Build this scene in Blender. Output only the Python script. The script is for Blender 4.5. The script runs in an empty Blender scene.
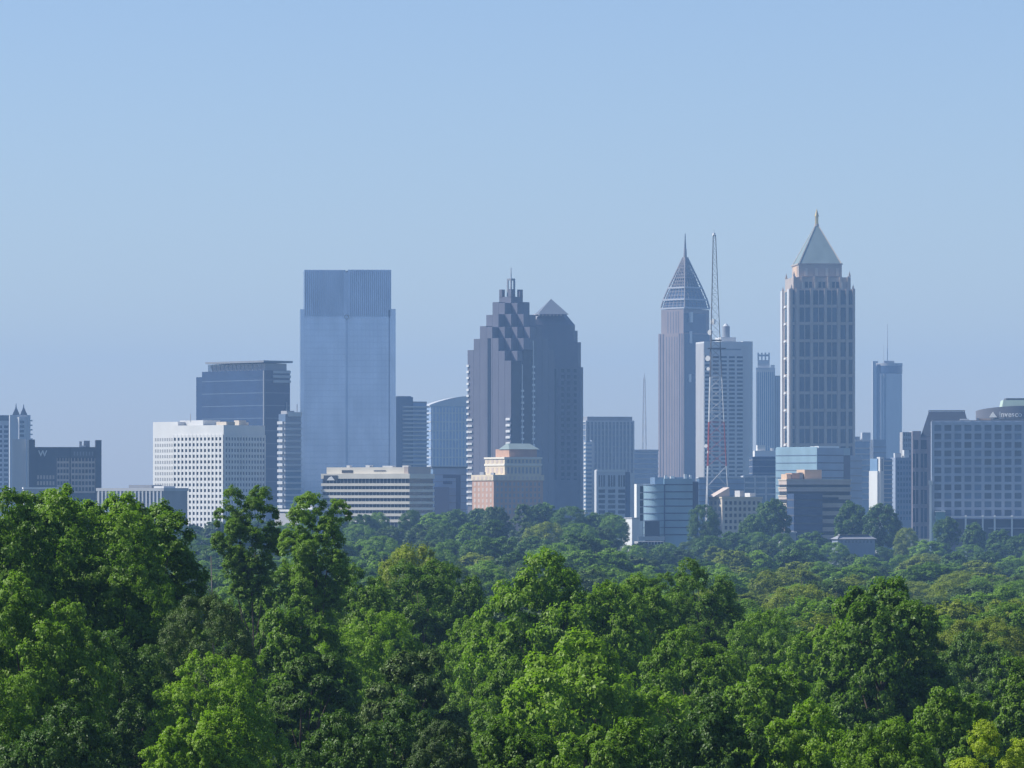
import bpy, math, random
import numpy as np
from mathutils import Vector, Matrix
R = math.radians
random.seed(7)
sc = bpy.context.scene
col = sc.collection

# ------------------------------------------------------------------ frame
F = 4800.0      # focal length in pixels of a 1024 wide picture
YH = 495.0      # row of the eye level
ZC = 42.0       # height of the eye above datum
SUN_EL, SUN_AZ = R(45), R(-87)     # azimuth clockwise from +Y

def lerp_tab(tab, x):
    if x <= tab[0][0]: return tab[0][1]
    for (a, b), (c, d) in zip(tab, tab[1:]):
        if x <= c: return b + (d-b)*(x-a)/(c-a)
    return tab[-1][1]

G_TAB = [(0, 12), (450, 12), (700, 9), (1000, 7.5), (1400, 9.5), (1700, 13), (2000, 16.5), (2150, 18), (2300, 18.5), (9000, 19)]
def ground(x, y):
    g = lerp_tab(G_TAB, y)
    px = 512 + F*x/max(y, 150.0)
    side = min(1, max(0, (px-600)/80.0))
    hump = min(1, max(0, (y-1300)/350.0))*min(1, max(0, (2900-y)/500.0))
    return g - 8.5*side*hump + 0.5*math.sin(x*.013+1)*math.cos(y*.009)

# ------------------------------------------------------------------ materials
MATS = {}
def new_mat(name):
    m = bpy.data.materials.new(name); m.use_nodes = True
    nt = m.node_tree; nt.nodes.clear()
    out = nt.nodes.new('ShaderNodeOutputMaterial')
    return m, nt, out

def lin(c): return tuple(c) + (1.0,)

def paint(name, c, rough=.75, spec=.3, var=.10, scale=.15, metal=0.0, obj_var=0.0):
    """matt or glossy opaque surface with soft large scale weathering"""
    m, nt, out = new_mat(name)
    p = nt.nodes.new('ShaderNodeBsdfPrincipled')
    tc = nt.nodes.new('ShaderNodeTexCoord')
    mp = nt.nodes.new('ShaderNodeMapping'); mp.inputs['Scale'].default_value = (1, 1, .35)
    nz = nt.nodes.new('ShaderNodeTexNoise'); nz.inputs['Scale'].default_value = scale
    nz.inputs['Detail'].default_value = 4
    nt.links.new(tc.outputs['Object'], mp.inputs[0]); nt.links.new(mp.outputs[0], nz.inputs['Vector'])
    mr = nt.nodes.new('ShaderNodeMapRange')
    mr.inputs['From Min'].default_value = .3; mr.inputs['From Max'].default_value = .7
    mr.inputs['To Min'].default_value = 1-var; mr.inputs['To Max'].default_value = 1+var
    nt.links.new(nz.outputs[0], mr.inputs[0])
    val = mr.outputs[0]
    if obj_var:
        oi = nt.nodes.new('ShaderNodeObjectInfo')
        m2 = nt.nodes.new('ShaderNodeMapRange')
        m2.inputs['To Min'].default_value = 1-obj_var; m2.inputs['To Max'].default_value = 1+obj_var
        nt.links.new(oi.outputs['Random'], m2.inputs[0])
        mu = nt.nodes.new('ShaderNodeMath'); mu.operation = 'MULTIPLY'
        nt.links.new(val, mu.inputs[0]); nt.links.new(m2.outputs[0], mu.inputs[1]); val = mu.outputs[0]
    hs = nt.nodes.new('ShaderNodeVectorMath'); hs.operation = 'SCALE'
    hs.inputs[0].default_value = c
    nt.links.new(val, hs.inputs['Scale'])
    nt.links.new(hs.outputs[0], p.inputs['Base Color'])
    p.inputs['Roughness'].default_value = rough
    p.inputs['Specular IOR Level'].default_value = spec
    p.inputs['Metallic'].default_value = metal
    nt.links.new(p.outputs[0], out.inputs[0])
    MATS[name] = m
    return m

def foliage(name, c1, c2, trans=.28, hue=.5):
    m, nt, out = new_mat(name)
    tc = nt.nodes.new('ShaderNodeTexCoord')
    nz = nt.nodes.new('ShaderNodeTexNoise'); nz.inputs['Scale'].default_value = .55; nz.inputs['Detail'].default_value = 3
    nt.links.new(tc.outputs['Object'], nz.inputs['Vector'])
    geo = nt.nodes.new('ShaderNodeNewGeometry')
    oi = nt.nodes.new('ShaderNodeObjectInfo')
    a = nt.nodes.new('ShaderNodeMath'); a.operation = 'MULTIPLY_ADD'
    nt.links.new(geo.outputs['Random Per Island'], a.inputs[0]); a.inputs[1].default_value = .5
    nt.links.new(nz.outputs[0], a.inputs[2])
    b = nt.nodes.new('ShaderNodeMath'); b.operation = 'MULTIPLY_ADD'
    nt.links.new(oi.outputs['Random'], b.inputs[0]); b.inputs[1].default_value = hue
    nt.links.new(a.outputs[0], b.inputs[2])
    mr = nt.nodes.new('ShaderNodeMapRange')
    mr.inputs['From Min'].default_value = .45; mr.inputs['From Max'].default_value = 1.05+hue*.6
    nt.links.new(b.outputs[0], mr.inputs[0])
    mx = nt.nodes.new('ShaderNodeMix'); mx.data_type = 'RGBA'
    mx.inputs[6].default_value = lin(c1); mx.inputs[7].default_value = lin(c2)
    nt.links.new(mr.outputs[0], mx.inputs[0])
    p = nt.nodes.new('ShaderNodeBsdfPrincipled')
    p.inputs['Roughness'].default_value = .5; p.inputs['Specular IOR Level'].default_value = .25
    nt.links.new(mx.outputs[2], p.inputs['Base Color'])
    t = nt.nodes.new('ShaderNodeBsdfTranslucent')
    tint = nt.nodes.new('ShaderNodeMix'); tint.data_type = 'RGBA'; tint.blend_type = 'MULTIPLY'
    tint.inputs[0].default_value = 1; tint.inputs[7].default_value = (1.15, 1.35, .5, 1)
    nt.links.new(mx.outputs[2], tint.inputs[6]); nt.links.new(tint.outputs[2], t.inputs[0])
    ms = nt.nodes.new('ShaderNodeMixShader'); ms.inputs[0].default_value = trans
    nt.links.new(p.outputs[0], ms.inputs[1]); nt.links.new(t.outputs[0], ms.inputs[2])
    nt.links.new(ms.outputs[0], out.inputs[0])
    MATS[name] = m
    return m

# stone and paint
paint('white_concrete', (.72, .71, .68), var=.05)
paint('offwhite', (.58, .58, .56), var=.06)
paint('cream_concrete', (.70, .65, .545), var=.06)
paint('cream_stone', (.62, .52, .37), var=.08)
paint('brick_orange', (.46, .28, .19), var=.12, scale=.5)
paint('tan_stone', (.58, .50, .40), var=.08)
paint('beige_band', (.52, .43, .365), var=.08)
paint('orange_render', (.60, .42, .28), var=.06)
paint('grey_concrete', (.36, .36, .36), var=.08)
paint('light_grey', (.48, .49, .50), var=.06)
paint('mid_grey', (.25, .26, .28), var=.08)
paint('dark_grey', (.09, .095, .11), var=.1)
paint('charcoal', (.045, .048, .055), var=.1)
paint('blue_concrete', (.34, .39, .46), var=.08)
paint('slate_concrete', (.25, .29, .36), var=.08)
paint('pink_granite', (.31, .265, .27), var=.08)
paint('rose_granite', (.26, .212, .20), rough=.4, var=.08)
paint('bronze', (.20, .175, .165), var=.06)
paint('brown_granite', (.46, .37, .295), rough=.4, var=.08)
paint('mauve_granite', (.135, .132, .160), rough=.35, var=.08)
paint('slate_roof', (.030, .036, .052), var=.1)
paint('copper_green', (.20, .25, .235), rough=.6, var=.1)
paint('pale_green_roof', (.42, .52, .42), var=.08)
paint('steel', (.42, .43, .45), rough=.45, var=.05)
paint('steel_dark', (.10, .09, .09), rough=.5, var=.05)
paint('gold', (.55, .42, .18), rough=.3, metal=.6, var=.05)
paint('mast_red', (.34, .06, .05), var=.06)
paint('mast_white', (.55, .55, .54), var=.05)
paint('asphalt_roof', (.20, .20, .20), var=.15)
paint('teal_wall', (.16, .30, .28), var=.06)
# glass
def glass(name, c, rough=.12, spec=.9, var=.12, obj_var=0, metal=0.0): return paint(name, c, rough, spec, var, .12, metal, obj_var)
glass('glass_blue', (.07, .12, .20))
glass('glass_slate', (.13, .17, .24), rough=.2)
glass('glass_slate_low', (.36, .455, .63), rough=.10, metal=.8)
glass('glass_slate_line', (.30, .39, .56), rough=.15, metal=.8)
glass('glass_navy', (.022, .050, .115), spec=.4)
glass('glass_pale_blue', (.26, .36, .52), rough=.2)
glass('glass_pane_blue', (.10, .155, .235), obj_var=.4, spec=.5)
glass('glass_dark', (.022, .028, .038), obj_var=.7, spec=.3)
glass('glass_black', (.012, .018, .032), spec=.25)
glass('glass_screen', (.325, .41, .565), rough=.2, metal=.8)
glass('glass_window', (.034, .044, .06), obj_var=.75, spec=.4)
glass('glass_office', (.03, .036, .045), obj_var=.2, spec=.3)
glass('glass_teal', (.20, .33, .41), rough=.18)
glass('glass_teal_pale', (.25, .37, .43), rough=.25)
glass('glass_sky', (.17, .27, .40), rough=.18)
glass('glass_grid', (.026, .042, .068), obj_var=.4, spec=.3)
# foliage
foliage('leaf_mid', (.064, .138, .010), (.168, .285, .020), trans=.38)
foliage('leaf_bright', (.100, .195, .012), (.220, .355, .026), trans=.42)
foliage('leaf_dark', (.038, .090, .011), (.100, .185, .020), trans=.28)
foliage('leaf_pine', (.044, .086, .020), (.098, .158, .032), trans=.22)
foliage('leaf_olive', (.135, .180, .014), (.250, .305, .030), trans=.36)
foliage('leaf_yellow', (.20, .28, .015), (.36, .44, .035), trans=.42)
paint('bark', (.085, .065, .05), var=.25, scale=1.5)
paint('bark_grey', (.20, .18, .16), var=.2, scale=1.5)

# ------------------------------------------------------------------ mesh builder
class MB:
    def __init__(s): s.v = []; s.f = []
    def box(s, x0, x1, y0, y1, z0, z1):
        if x1 < x0: x0, x1 = x1, x0
        if y1 < y0: y0, y1 = y1, y0
        n = len(s.v)
        s.v += [(x0,y0,z0),(x1,y0,z0),(x1,y1,z0),(x0,y1,z0),(x0,y0,z1),(x1,y0,z1),(x1,y1,z1),(x0,y1,z1)]
        s.f += [(n,n+3,n+2,n+1),(n+4,n+5,n+6,n+7),(n,n+1,n+5,n+4),(n+1,n+2,n+6,n+5),(n+2,n+3,n+7,n+6),(n+3,n,n+4,n+7)]
    def prism(s, pts, z0, z1, pts2=None):
        """polygon (counter-clockwise) at z0 joined to pts2 (or the same) at z1"""
        n = len(s.v); k = len(pts); q = pts2 or pts
        s.v += [(x, y, z0) for x, y in pts] + [(x, y, z1) for x, y in q]
        s.f.append(tuple(range(n+k-1, n-1, -1))); s.f.append(tuple(range(n+k, n+2*k)))
        for i in range(k):
            j = (i+1) % k
            s.f.append((n+i, n+j, n+k+j, n+k+i))
    def cone(s, pts, z0, apex):
        n = len(s.v); k = len(pts)
        s.v += [(x, y, z0) for x, y in pts] + [apex]
        s.f.append(tuple(range(n+k-1, n-1, -1)))
        for i in range(k): s.f.append((n+i, n+(i+1) % k, n+k))
    def bar(s, p, q, r, r2=None, k=5):
        p = Vector(p); q = Vector(q); r2 = r if r2 is None else r2
        d = (q-p)
        if d.length < 1e-6: return
        d.normalize()
        a = d.orthogonal().normalized(); b = d.cross(a)
        n = len(s.v)
        for c, rr in ((p, r), (q, r2)):
            for i in range(k):
                t = 2*math.pi*i/k
                s.v.append(tuple(c + a*(rr*math.cos(t)) + b*(rr*math.sin(t))))
        s.f.append(tuple(range(n+k-1, n-1, -1))); s.f.append(tuple(range(n+k, n+2*k)))
        for i in range(k):
            j = (i+1) % k
            s.f.append((n+i, n+j, n+k+j, n+k+i))
    def disc(s, c, r, n, depth=.3, k=14):
        """a shallow dish facing n"""
        c = Vector(c); n = Vector(n).normalized()
        s.bar(c - n*depth, c, r*.35, r, k)
    def build(s, name, mat, parent=None, smooth=False):
        me = bpy.data.meshes.new(name)
        me.from_pydata(s.v, [], s.f); me.update()
        me.materials.append(MATS[mat] if isinstance(mat, str) else mat)
        if smooth:
            for p in me.polygons: p.use_smooth = True
        o = bpy.data.objects.new(name, me); col.objects.link(o)
        if parent: o.parent = parent
        return o

def tag(o, label=None, cat=None, group=None, kind=None):
    if label: o['label'] = label
    if cat: o['category'] = cat
    if group: o['group'] = group
    if kind: o['kind'] = kind
    return o

def empty(name, loc, rz=0.0):
    o = bpy.data.objects.new(name, None); col.objects.link(o)
    o.empty_display_size = 2
    o.location = loc; o.rotation_euler = (0, 0, rz)
    return o

def circle(cx, cy, r, k=32, a0=0.0, a1=2*math.pi, close=True):
    n = k if close else k+1
    return [(cx+r*math.cos(a0+(a1-a0)*i/k), cy+r*math.sin(a0+(a1-a0)*i/k)) for i in range(n)]

class Bld:
    """a building: an Empty at its base; u runs along the front (right hand) face, v along the left face, both from the corner nearest the road"""
    def __init__(s, name, label, cat, D, th, xl, xc, xr, w=None, d=None, group=None):
        s.k = D/F; t = R(th); s.c, s.s = math.cos(t), math.sin(t); s.xc = xc
        s.D = D; s.cx = cx = (xc-512)*s.k; cy = D
        s.w = w if w else s.U(xr)
        s.d = d if d else s.V(xl)
        s.gz = min(ground(cx, cy), ground(cx+s.w*s.c, cy+s.w*s.s)) - .3
        cu, cv = s.w/2, s.d/2
        s.root = empty(name, (cx + s.c*cu - s.s*cv, cy + s.s*cu + s.c*cv, s.gz), t)
        tag(s.root, label, cat, group)
        s.full = (0, s.w, 0, s.d)
    def U(s, px, v=0.0):        # along the front face, at depth v behind it
        t = (px-512)/F
        return (t*(s.D + v*s.c) - s.cx + v*s.s)/(s.c - t*s.s)
    def V(s, px, u=0.0):        # along the left face
        t = (px-512)/F
        return (s.cx + u*s.c - t*(s.D + u*s.s))/(s.s + t*s.c)
    def Z(s, py, v=0.0, u=0.0): return ZC + (YH-py)*(s.D + u*s.s + v*s.c)/F - s.gz
    def m(s, npx): return npx*s.k
    def box(s, mb, u0, u1, v0, v1, z0, z1): mb.box(u0-s.w/2, u1-s.w/2, v0-s.d/2, v1-s.d/2, z0, z1)
    def vol(s, mb, vol, z0, z1, grow=0.0): s.box(mb, vol[0]-grow, vol[1]+grow, vol[2]-grow, vol[3]+grow, z0, z1)
    def P(s, u, v, z): return (u-s.w/2, v-s.d/2, z)
    def pts(s, l): return [(u-s.w/2, v-s.d/2) for u, v in l]
    def fbox(s, mb, vol, face, a0, a1, o0, o1, z0, z1):
        u0, u1, v0, v1 = vol
        if face == 'F': s.box(mb, u0+a0, u0+a1, v0-o1, v0-o0, z0, z1)
        elif face == 'L': s.box(mb, u0-o1, u0-o0, v0+a0, v0+a1, z0, z1)
        elif face == 'R': s.box(mb, u1+o0, u1+o1, v0+a0, v0+a1, z0, z1)
        else: s.box(mb, u0+a0, u0+a1, v1+o0, v1+o1, z0, z1)
    def part(s, name, mat, fn, parent=None, smooth=False):
        mb = MB(); fn(mb); return mb.build(name, mat, parent or s.root, smooth)
    def core(s, vol, z0, z1, mat, name='wall'):
        return s.part(name, mat, lambda mb: s.vol(mb, vol, z0, z1))
    def bands(s, vol, zs, h, proud, mat, name='floor_band', cap=100):
        for i, z in enumerate(zs[:cap]):
            mb = MB(); s.vol(mb, vol, z, z+h, proud); mb.build(name, mat, s.root)
    def piers(s, vol, face, at, wd, proud, z0, z1, mat, name='pier', one=True):
        for a in at:
            mb = MB(); s.fbox(mb, vol, face, a-wd/2, a+wd/2, -.05, proud, z0, z1); mb.build(name, mat, s.root)
    def windows(s, vol, face, cols, rows, mat, o0=.02, o1=.08, limit=100, name='window'):
        rest = MB(); n = 0
        for z0, z1 in rows:
            for a0, a1 in cols:
                if n < limit:
                    mb = MB(); s.fbox(mb, vol, face, a0, a1, -.03, o1, z0, z1); mb.build(name, mat, s.root)
                else: s.fbox(rest, vol, face, a0, a1, -.03, o1, z0, z1)
                n += 1
        if rest.v: tag(rest.build(name, mat, s.root), kind='stuff')
    def grid(s, vol, face, cols, rows, a0, a1, z0, z1, proud, mat, name='facade_grid'):
        """piers and spandrels standing proud between the window cells"""
        mb = MB()
        edges = [a0] + [x for c in cols for x in c] + [a1]
        for i in range(0, len(edges), 2):
            if edges[i+1]-edges[i] > .01: s.fbox(mb, vol, face, edges[i], edges[i+1], -.05, proud, z0, z1)
        e = [z0] + [x for c in sorted(rows) for x in c] + [z1]
        for i in range(0, len(e), 2):
            if e[i+1]-e[i] > .01: s.fbox(mb, vol, face, a0, a1, -.06, proud-.06, e[i], e[i+1])
        return mb.build(name, mat, s.root)

def spread(a0, a1, n, wfrac):
    st = (a1-a0)/n
    return [(a0+st*(i+.5-wfrac/2), a0+st*(i+.5+wfrac/2)) for i in range(n)]
def steps(z0, z1, st): return [z0+st*i for i in range(int((z1-z0)/st+1e-6)+1)]
def letters(txt, size, depth, name, mat, parent, mtx):
    cu = bpy.data.curves.new(name, 'FONT'); cu.body = txt; cu.size = size; cu.extrude = depth; cu.resolution_u = 3; cu.offset = size*.022
    t = bpy.data.objects.new(name+'_curve', cu); col.objects.link(t)
    bpy.context.view_layer.update()
    me = bpy.data.meshes.new_from_object(t)
    bpy.data.objects.remove(t)
    me.materials.clear(); me.materials.append(MATS[mat])
    o = bpy.data.objects.new(name, me); col.objects.link(o); o.parent = parent
    o.matrix_local = mtx
    return o
UPRIGHT = Matrix(((1,0,0,0),(0,0,-1,0),(0,1,0,0),(0,0,0,1)))     # text standing on a front face, read from outside

HAZE, SKY, SUN, EXPO = 1.1e-4, 0.076, 4.6, 0.6
TINT = (.985, 1.0, 1.16); HAZE_COL = (.34, .60, 1.0, 1)
# ------------------------------------------------------------------ skyline
paint('pyramid_slate', (.13, .15, .18), var=.06)
paint('sign_grey', (.15, .15, .17), var=.05)
def roof_boxes(b, vol, z, items, mat='light_grey', name='rooftop_unit'):
    for (u0, u1, v0, v1, h) in items:
        mb = MB(); b.box(mb, vol[0]+u0, vol[0]+u1, vol[2]+v0, vol[2]+v1, z-.05, z+h); mb.build(name, mat, b.root)

# --- far left residential tower
b = Bld('residential_tower', 'pale blue-grey flat-topped tower beside the twin-spired one, cut off by the frame edge', 'tower', 3600, 18, -22, -16, 10)
b.core(b.full, 0, b.Z(415), 'light_grey')
b.part('roof_band', 'dark_grey', lambda mb: b.vol(mb, b.full, b.Z(420.5), b.Z(415.4), .4))
rows = [(z, z+2.0) for z in steps(b.Z(500), b.Z(423)-3, 3.6)]
b.windows(b.full, 'F', [(b.U(-9), b.U(-5)), (b.U(-2), b.U(2)), (b.U(4), b.U(8))], rows, 'glass_window', o1=.1)

# --- twin spired tower
b = Bld('twin_spired_tower', 'grey tower topped by two small dark pyramid roofs with finials', 'tower', 3560, 8, 9, 9.8, 30.5, d=16)
b.core(b.full, 0, b.Z(415), 'light_grey')
bay = (b.U(17), b.U(27), -b.m(2.4), 2)
oct_ = [(bay[0], 0), (bay[0]+1.5, bay[2]), (bay[1]-1.5, bay[2]), (bay[1], 0), (bay[1], 2), (bay[0], 2)]
b.part('bay', 'light_grey', lambda mb: mb.prism(b.pts(oct_), 0, b.Z(417)))
rows = [(z, z+1.9) for z in steps(b.Z(492), b.Z(421), 3.4)]
b.windows((0, b.w, bay[2], b.d), 'F', [(bay[0]+2, bay[0]+5.0), (bay[1]-5.2, bay[1]-2.2)], rows, 'glass_window', o1=.1)
for z in steps(b.Z(490), b.Z(420), 3.4):
    b.part('balcony', 'offwhite', lambda mb: b.box(mb, b.w-.2, b.w+1.6, 1, 5, z, z+1.0))
for px0, px1, pa in ((12.5, 20, 403.4), (20.2, 27.5, 404.2)):
    q = [(b.U(px0), 1), (b.U(px1), 1), (b.U(px1), 7), (b.U(px0), 7)]
    cx, cy = (q[0][0]+q[1][0])/2, 4
    def fn(mb):
        mb.cone(b.pts(q), b.Z(415)-.05, b.P(cx, cy, b.Z(406)))
    rf = b.part('pyramid_roof', 'slate_roof', fn)
    b.part('finial', 'slate_roof', lambda mb: mb.bar(b.P(cx, cy, b.Z(408)), b.P(cx, cy, b.Z(pa)), .55, .2), rf)

# --- hotel with the W
b = Bld('hotel_building', 'dark grey hotel with a white letter on its parapet and taller end slabs', 'hotel', 2500, 6, 25, 29, 101.5, d=18)
zt = b.Z(447)
main = (b.U(35), b.U(95.5), 1.2, b.d)
b.core(main, 0, zt, 'dark_grey')
b.part('end_slab', 'dark_grey', lambda mb: b.box(mb, b.U(29), b.U(35), 0, b.d, 0, b.Z(439.5)))
b.part('end_slab', 'dark_grey', lambda mb: b.box(mb, b.U(95.5), b.U(101.5), 0, b.d, 0, b.Z(440)))
b.part('blank_wall', 'light_grey', lambda mb: b.box(mb, b.U(12.2), b.U(26), 2.0, b.d-2, 0, b.Z(439)))
b.part('edge_wall', 'offwhite', lambda mb: b.box(mb, b.U(27.4), b.U(29), .4, b.d-3, 0, b.Z(439.8)))
b.part('dark_joint', 'charcoal', lambda mb: b.box(mb, b.U(69.6), b.U(70.8), .95, 3, 0, zt-.2))
cols = spread(b.U(57)-main[0], b.U(69)-main[0], 4, .72)
cols2 = spread(b.U(71.4)-main[0], b.U(95)-main[0], 7, .72)
rows = [(z, z+2.0) for z in steps(b.Z(491), b.Z(459.5), 3.1)]
b.grid(main, 'F', cols, rows, b.U(56.8)-main[0], b.U(69.4)-main[0], b.Z(493), b.Z(458), .5, 'beige_band')
b.grid(main, 'F', cols2, rows, b.U(71)-main[0], b.U(95.3)-main[0], b.Z(493), b.Z(458), .5, 'beige_band')
b.windows(main, 'F', cols+cols2, rows, 'glass_grid', o1=.1)
rows2 = [(z, z+2.0) for z in steps(b.Z(491), b.Z(474), 3.1)]
b.windows(main, 'F', spread(b.U(36.5)-main[0], b.U(55)-main[0], 6, .6), rows2, 'beige_band', o1=.08, name='window_panel')
b.windows(main, 'F', spread(b.U(73)-main[0], b.U(94)-main[0], 7, .5), [(b.Z(455.5), b.Z(451.5))], 'mid_grey', o1=.1, name='sign_panel')
L = letters('W', b.m(8.2), .15, 'sign_letter', 'white_concrete', b.root, Matrix.Translation(b.P(b.U(38.4), 1.2-.2, b.Z(456.2))) @ UPRIGHT)
roof_boxes(b, main, zt, [(b.U(79.5)-main[0], b.U(82)-main[0], 4, 9, 3), (b.U(84)-main[0], b.U(90)-main[0], 5, 12, 3.4)], 'mid_grey')
roof_boxes(b, main, zt, [(b.U(80)-main[0], b.U(86)-main[0], 1.5, 3.5, .8)], 'offwhite')

b = Bld('podium_building', 'low pale podium with a white roof edge at the foot of the hotel', 'building', 2420, 8, 22, 24, 68, d=14)
b.core(b.full, 0, b.Z(489), 'grey_concrete')
b.part('roof_edge', 'white_concrete', lambda mb: b.vol(mb, b.full, b.Z(489), b.Z(487.3), .4))
b.windows(b.full, 'F', spread(1, b.w-1, 12, .6), [(b.Z(498), b.Z(493))], 'glass_window')

# --- low office with a dark right end
b = Bld('low_office', 'low grey office with narrow upright windows and shaded end, before the white block', 'office', 2000, 62, 97, 163.5, 187.5)
b.core(b.full, 0, b.Z(488.5), 'grey_concrete')
b.part('parapet', 'light_grey', lambda mb: b.vol(mb, b.full, b.Z(491), b.Z(488), .3))
cols = spread(1, b.d-1, 17, .5)
b.windows(b.full, 'L', cols, [(b.Z(503), b.Z(493)), (b.Z(517), b.Z(506))], 'glass_pane_blue', o1=.1)
b.piers(b.full, 'L', [1+(b.d-2)/17*i for i in range(18)], .7, .4, 0, b.Z(491.2), 'light_grey')
roof_boxes(b, b.full, b.Z(488), [(6, 14, b.V(144), b.V(121), 1.3)], 'mid_grey', 'roof_house')
roof_boxes(b, b.full, b.Z(488), [(3, 12, b.V(160), b.V(150), .8)], 'white_concrete', 'rooftop_unit')

# --- white office with punched windows
b = Bld('white_office', 'bright white office block with rows of small square dark windows', 'office', 2300, 50, 173.3, 223.6, 265)
zt = b.Z(425)
b.core(b.full, 0, zt, 'white_concrete')
wing = (3.0, b.w*.9, b.d-.1, b.V(153, 3.0))
b.core(wing, 0, b.Z(421), 'white_concrete', 'wing')
nrow = [(b.Z(438.8+5.75*i+1.55), b.Z(438.8+5.75*i-1.55)) for i in range(17)]
cols = spread(.6, b.d-.2, 13, .56)
b.grid(b.full, 'L', cols, nrow, 0, b.d, 2, b.Z(434.5), .45, 'white_concrete')
b.windows(b.full, 'L', cols, nrow, 'glass_dark', o1=.1)
b.windows(wing, 'L', spread(1.5, wing[3]-wing[2]-1, 9, .55), nrow, 'grey_concrete', o1=.06, name='wing_window')
cols = spread(.6, b.w-.4, 14, .58)
b.grid(b.full, 'F', cols, nrow, 0, b.w, 2, b.Z(434.5), .45, 'white_concrete')
b.windows(b.full, 'F', cols, nrow, 'glass_slate', o1=.1, limit=98)  # paler panes put the shaded face's weak contrast into the glass colour
roof_boxes(b, b.full, zt, [(8, 20, b.V(203, 8), b.V(180, 8), 2.6)], 'offwhite', 'penthouse')
roof_boxes(b, b.full, zt, [(3, 9, b.V(222), b.V(212), 1.6), (14, 19, b.V(219), b.V(214), 2.4), (22, 26, 8, 13, 1.6)], 'tan_stone')
b.part('roof_mast', 'steel', lambda mb: mb.bar(b.P(8, b.V(179), b.Z(421)), b.P(8, b.V(179), b.Z(413)), .18))

# --- dark navy glass tower
b = Bld('dark_glass_tower', 'dark navy glass tower with stepped left shoulder and thin flat roof plate', 'tower', 2950, 42, 202, 264, 290)
b.core(b.full, 0, b.Z(370), 'glass_navy', 'glazing')
mid = (2, b.w-1.5, 1.5, b.V(208, 2))
b.core(mid, b.Z(371), b.Z(363.2), 'glass_blue', 'upper_glazing')
b.part('roof_plate', 'mid_grey', lambda mb: b.vol(mb, (0, b.w, 0, b.V(208)), b.Z(362.4), b.Z(360.4), 1.2))
sh = (4, b.w-4, b.d-.1, b.V(196.2, 4))
b.core(sh, 0, b.Z(375), 'glass_navy', 'shoulder_glazing')
b.bands(b.full, steps(b.Z(520), b.Z(372), 7.8), .5, .03, 'glass_blue', 'floor_line')
b.part('corner_pier', 'grey_concrete', lambda mb: b.box(mb, b.w-3.4, b.w-2.6, -.5, .1, 0, b.Z(402)))
b.part('corner_pier', 'mid_grey', lambda mb: b.box(mb, -.3, .6, -.3, .6, 0, b.Z(370.5)))
b.bands((b.w*.35, b.w, -.15, 4), [b.Z(373), b.Z(377.5), b.Z(382.5)], 1.6, .3, 'light_grey', 'crown_band')
b.piers(mid, 'L', [i*4.0 for i in range(1, int((mid[3]-mid[2])/4))], .35, .2, b.Z(370), b.Z(363.4), 'steel')

# --- striped condominium
b = Bld('striped_condominium', 'slim condominium with white balcony stripes, squeezed between two glass towers', 'apartment block', 2800, 32, 278.6, 285.4, 301)
b.core(b.full, 0, b.Z(414), 'glass_blue', 'glazing')
b.bands((0, b.w, 0, b.d), steps(b.Z(520), b.Z(421), b.m(6)), b.m(2.1), .35, 'light_grey')
for z in steps(b.Z(520), b.Z(421), b.m(6)):
    b.part('balcony', 'light_grey', lambda mb: b.box(mb, -1.5, .5, 1, b.d-1, z-.1, z+b.m(2.7)))
b.part('roof_cap', 'offwhite', lambda mb: b.box(mb, 1.5, b.w+.4, -.4, b.d-2, b.Z(416.5), b.Z(412)))
b.part('stair_house', 'grey_concrete', lambda mb: b.box(mb, 1, 6, b.d-8, b.d-1, b.Z(415), b.Z(410.8)))
b.part('roof_mast', 'steel', lambda mb: mb.bar(b.P(b.U(299.5), 3, b.Z(413)), b.P(b.U(299.5), 3, b.Z(404)), .35))

# --- the tall slate-blue slab
b = Bld('tall_glass_tower', 'tallest flat-topped slab of smooth slate-blue glass with lower side shoulders', 'skyscraper', 3200, 4, 302.5, 304.4, 391.2, d=36)
zs = b.Z(316.5); zt = b.Z(269.8)
mid_u = b.U(346.8)
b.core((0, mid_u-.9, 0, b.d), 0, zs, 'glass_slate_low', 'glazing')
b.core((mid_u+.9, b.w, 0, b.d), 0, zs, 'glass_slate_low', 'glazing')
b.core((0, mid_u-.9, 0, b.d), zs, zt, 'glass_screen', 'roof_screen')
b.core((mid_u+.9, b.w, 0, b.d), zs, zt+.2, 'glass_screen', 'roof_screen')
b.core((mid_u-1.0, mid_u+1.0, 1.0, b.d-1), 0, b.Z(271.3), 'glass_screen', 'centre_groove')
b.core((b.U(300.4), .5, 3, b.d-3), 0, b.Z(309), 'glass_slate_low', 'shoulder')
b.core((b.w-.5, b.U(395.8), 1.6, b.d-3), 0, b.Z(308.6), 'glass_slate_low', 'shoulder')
b.part('dark_reveal', 'glass_navy', lambda mb: b.box(mb, b.U(388.7), b.U(389.8), -.12, .5, 0, b.Z(309.5)))
fl = MB()
for z in steps(8, zs-1, 4.05): b.fbox(fl, b.full, 'F', 0, mid_u-1.2, -.05, .1, z, z+.5); b.fbox(fl, b.full, 'F', mid_u+1.2, b.w, -.05, .1, z, z+.5)
fl.build('floor_mullion', 'glass_slate_line', b.root)
vm = MB()
for i in range(44):
    u = b.w*(i+.5)/44
    if abs(u-mid_u) > 1.6: b.fbox(vm, b.full, 'F', u-.16, u+.16, -.05, .16, zs, zt-.6)
vm.build('screen_mullion', 'glass_slate', b.root)
vm = MB()
for i in range(22):
    u = b.w*(i+.5)/22
    if abs(u-mid_u) > 1.8: b.fbox(vm, b.full, 'F', u-.12, u+.12, -.05, .13, 4, zs-.6)
vm.build('facade_mullion', 'glass_slate_line', b.root)
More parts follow.
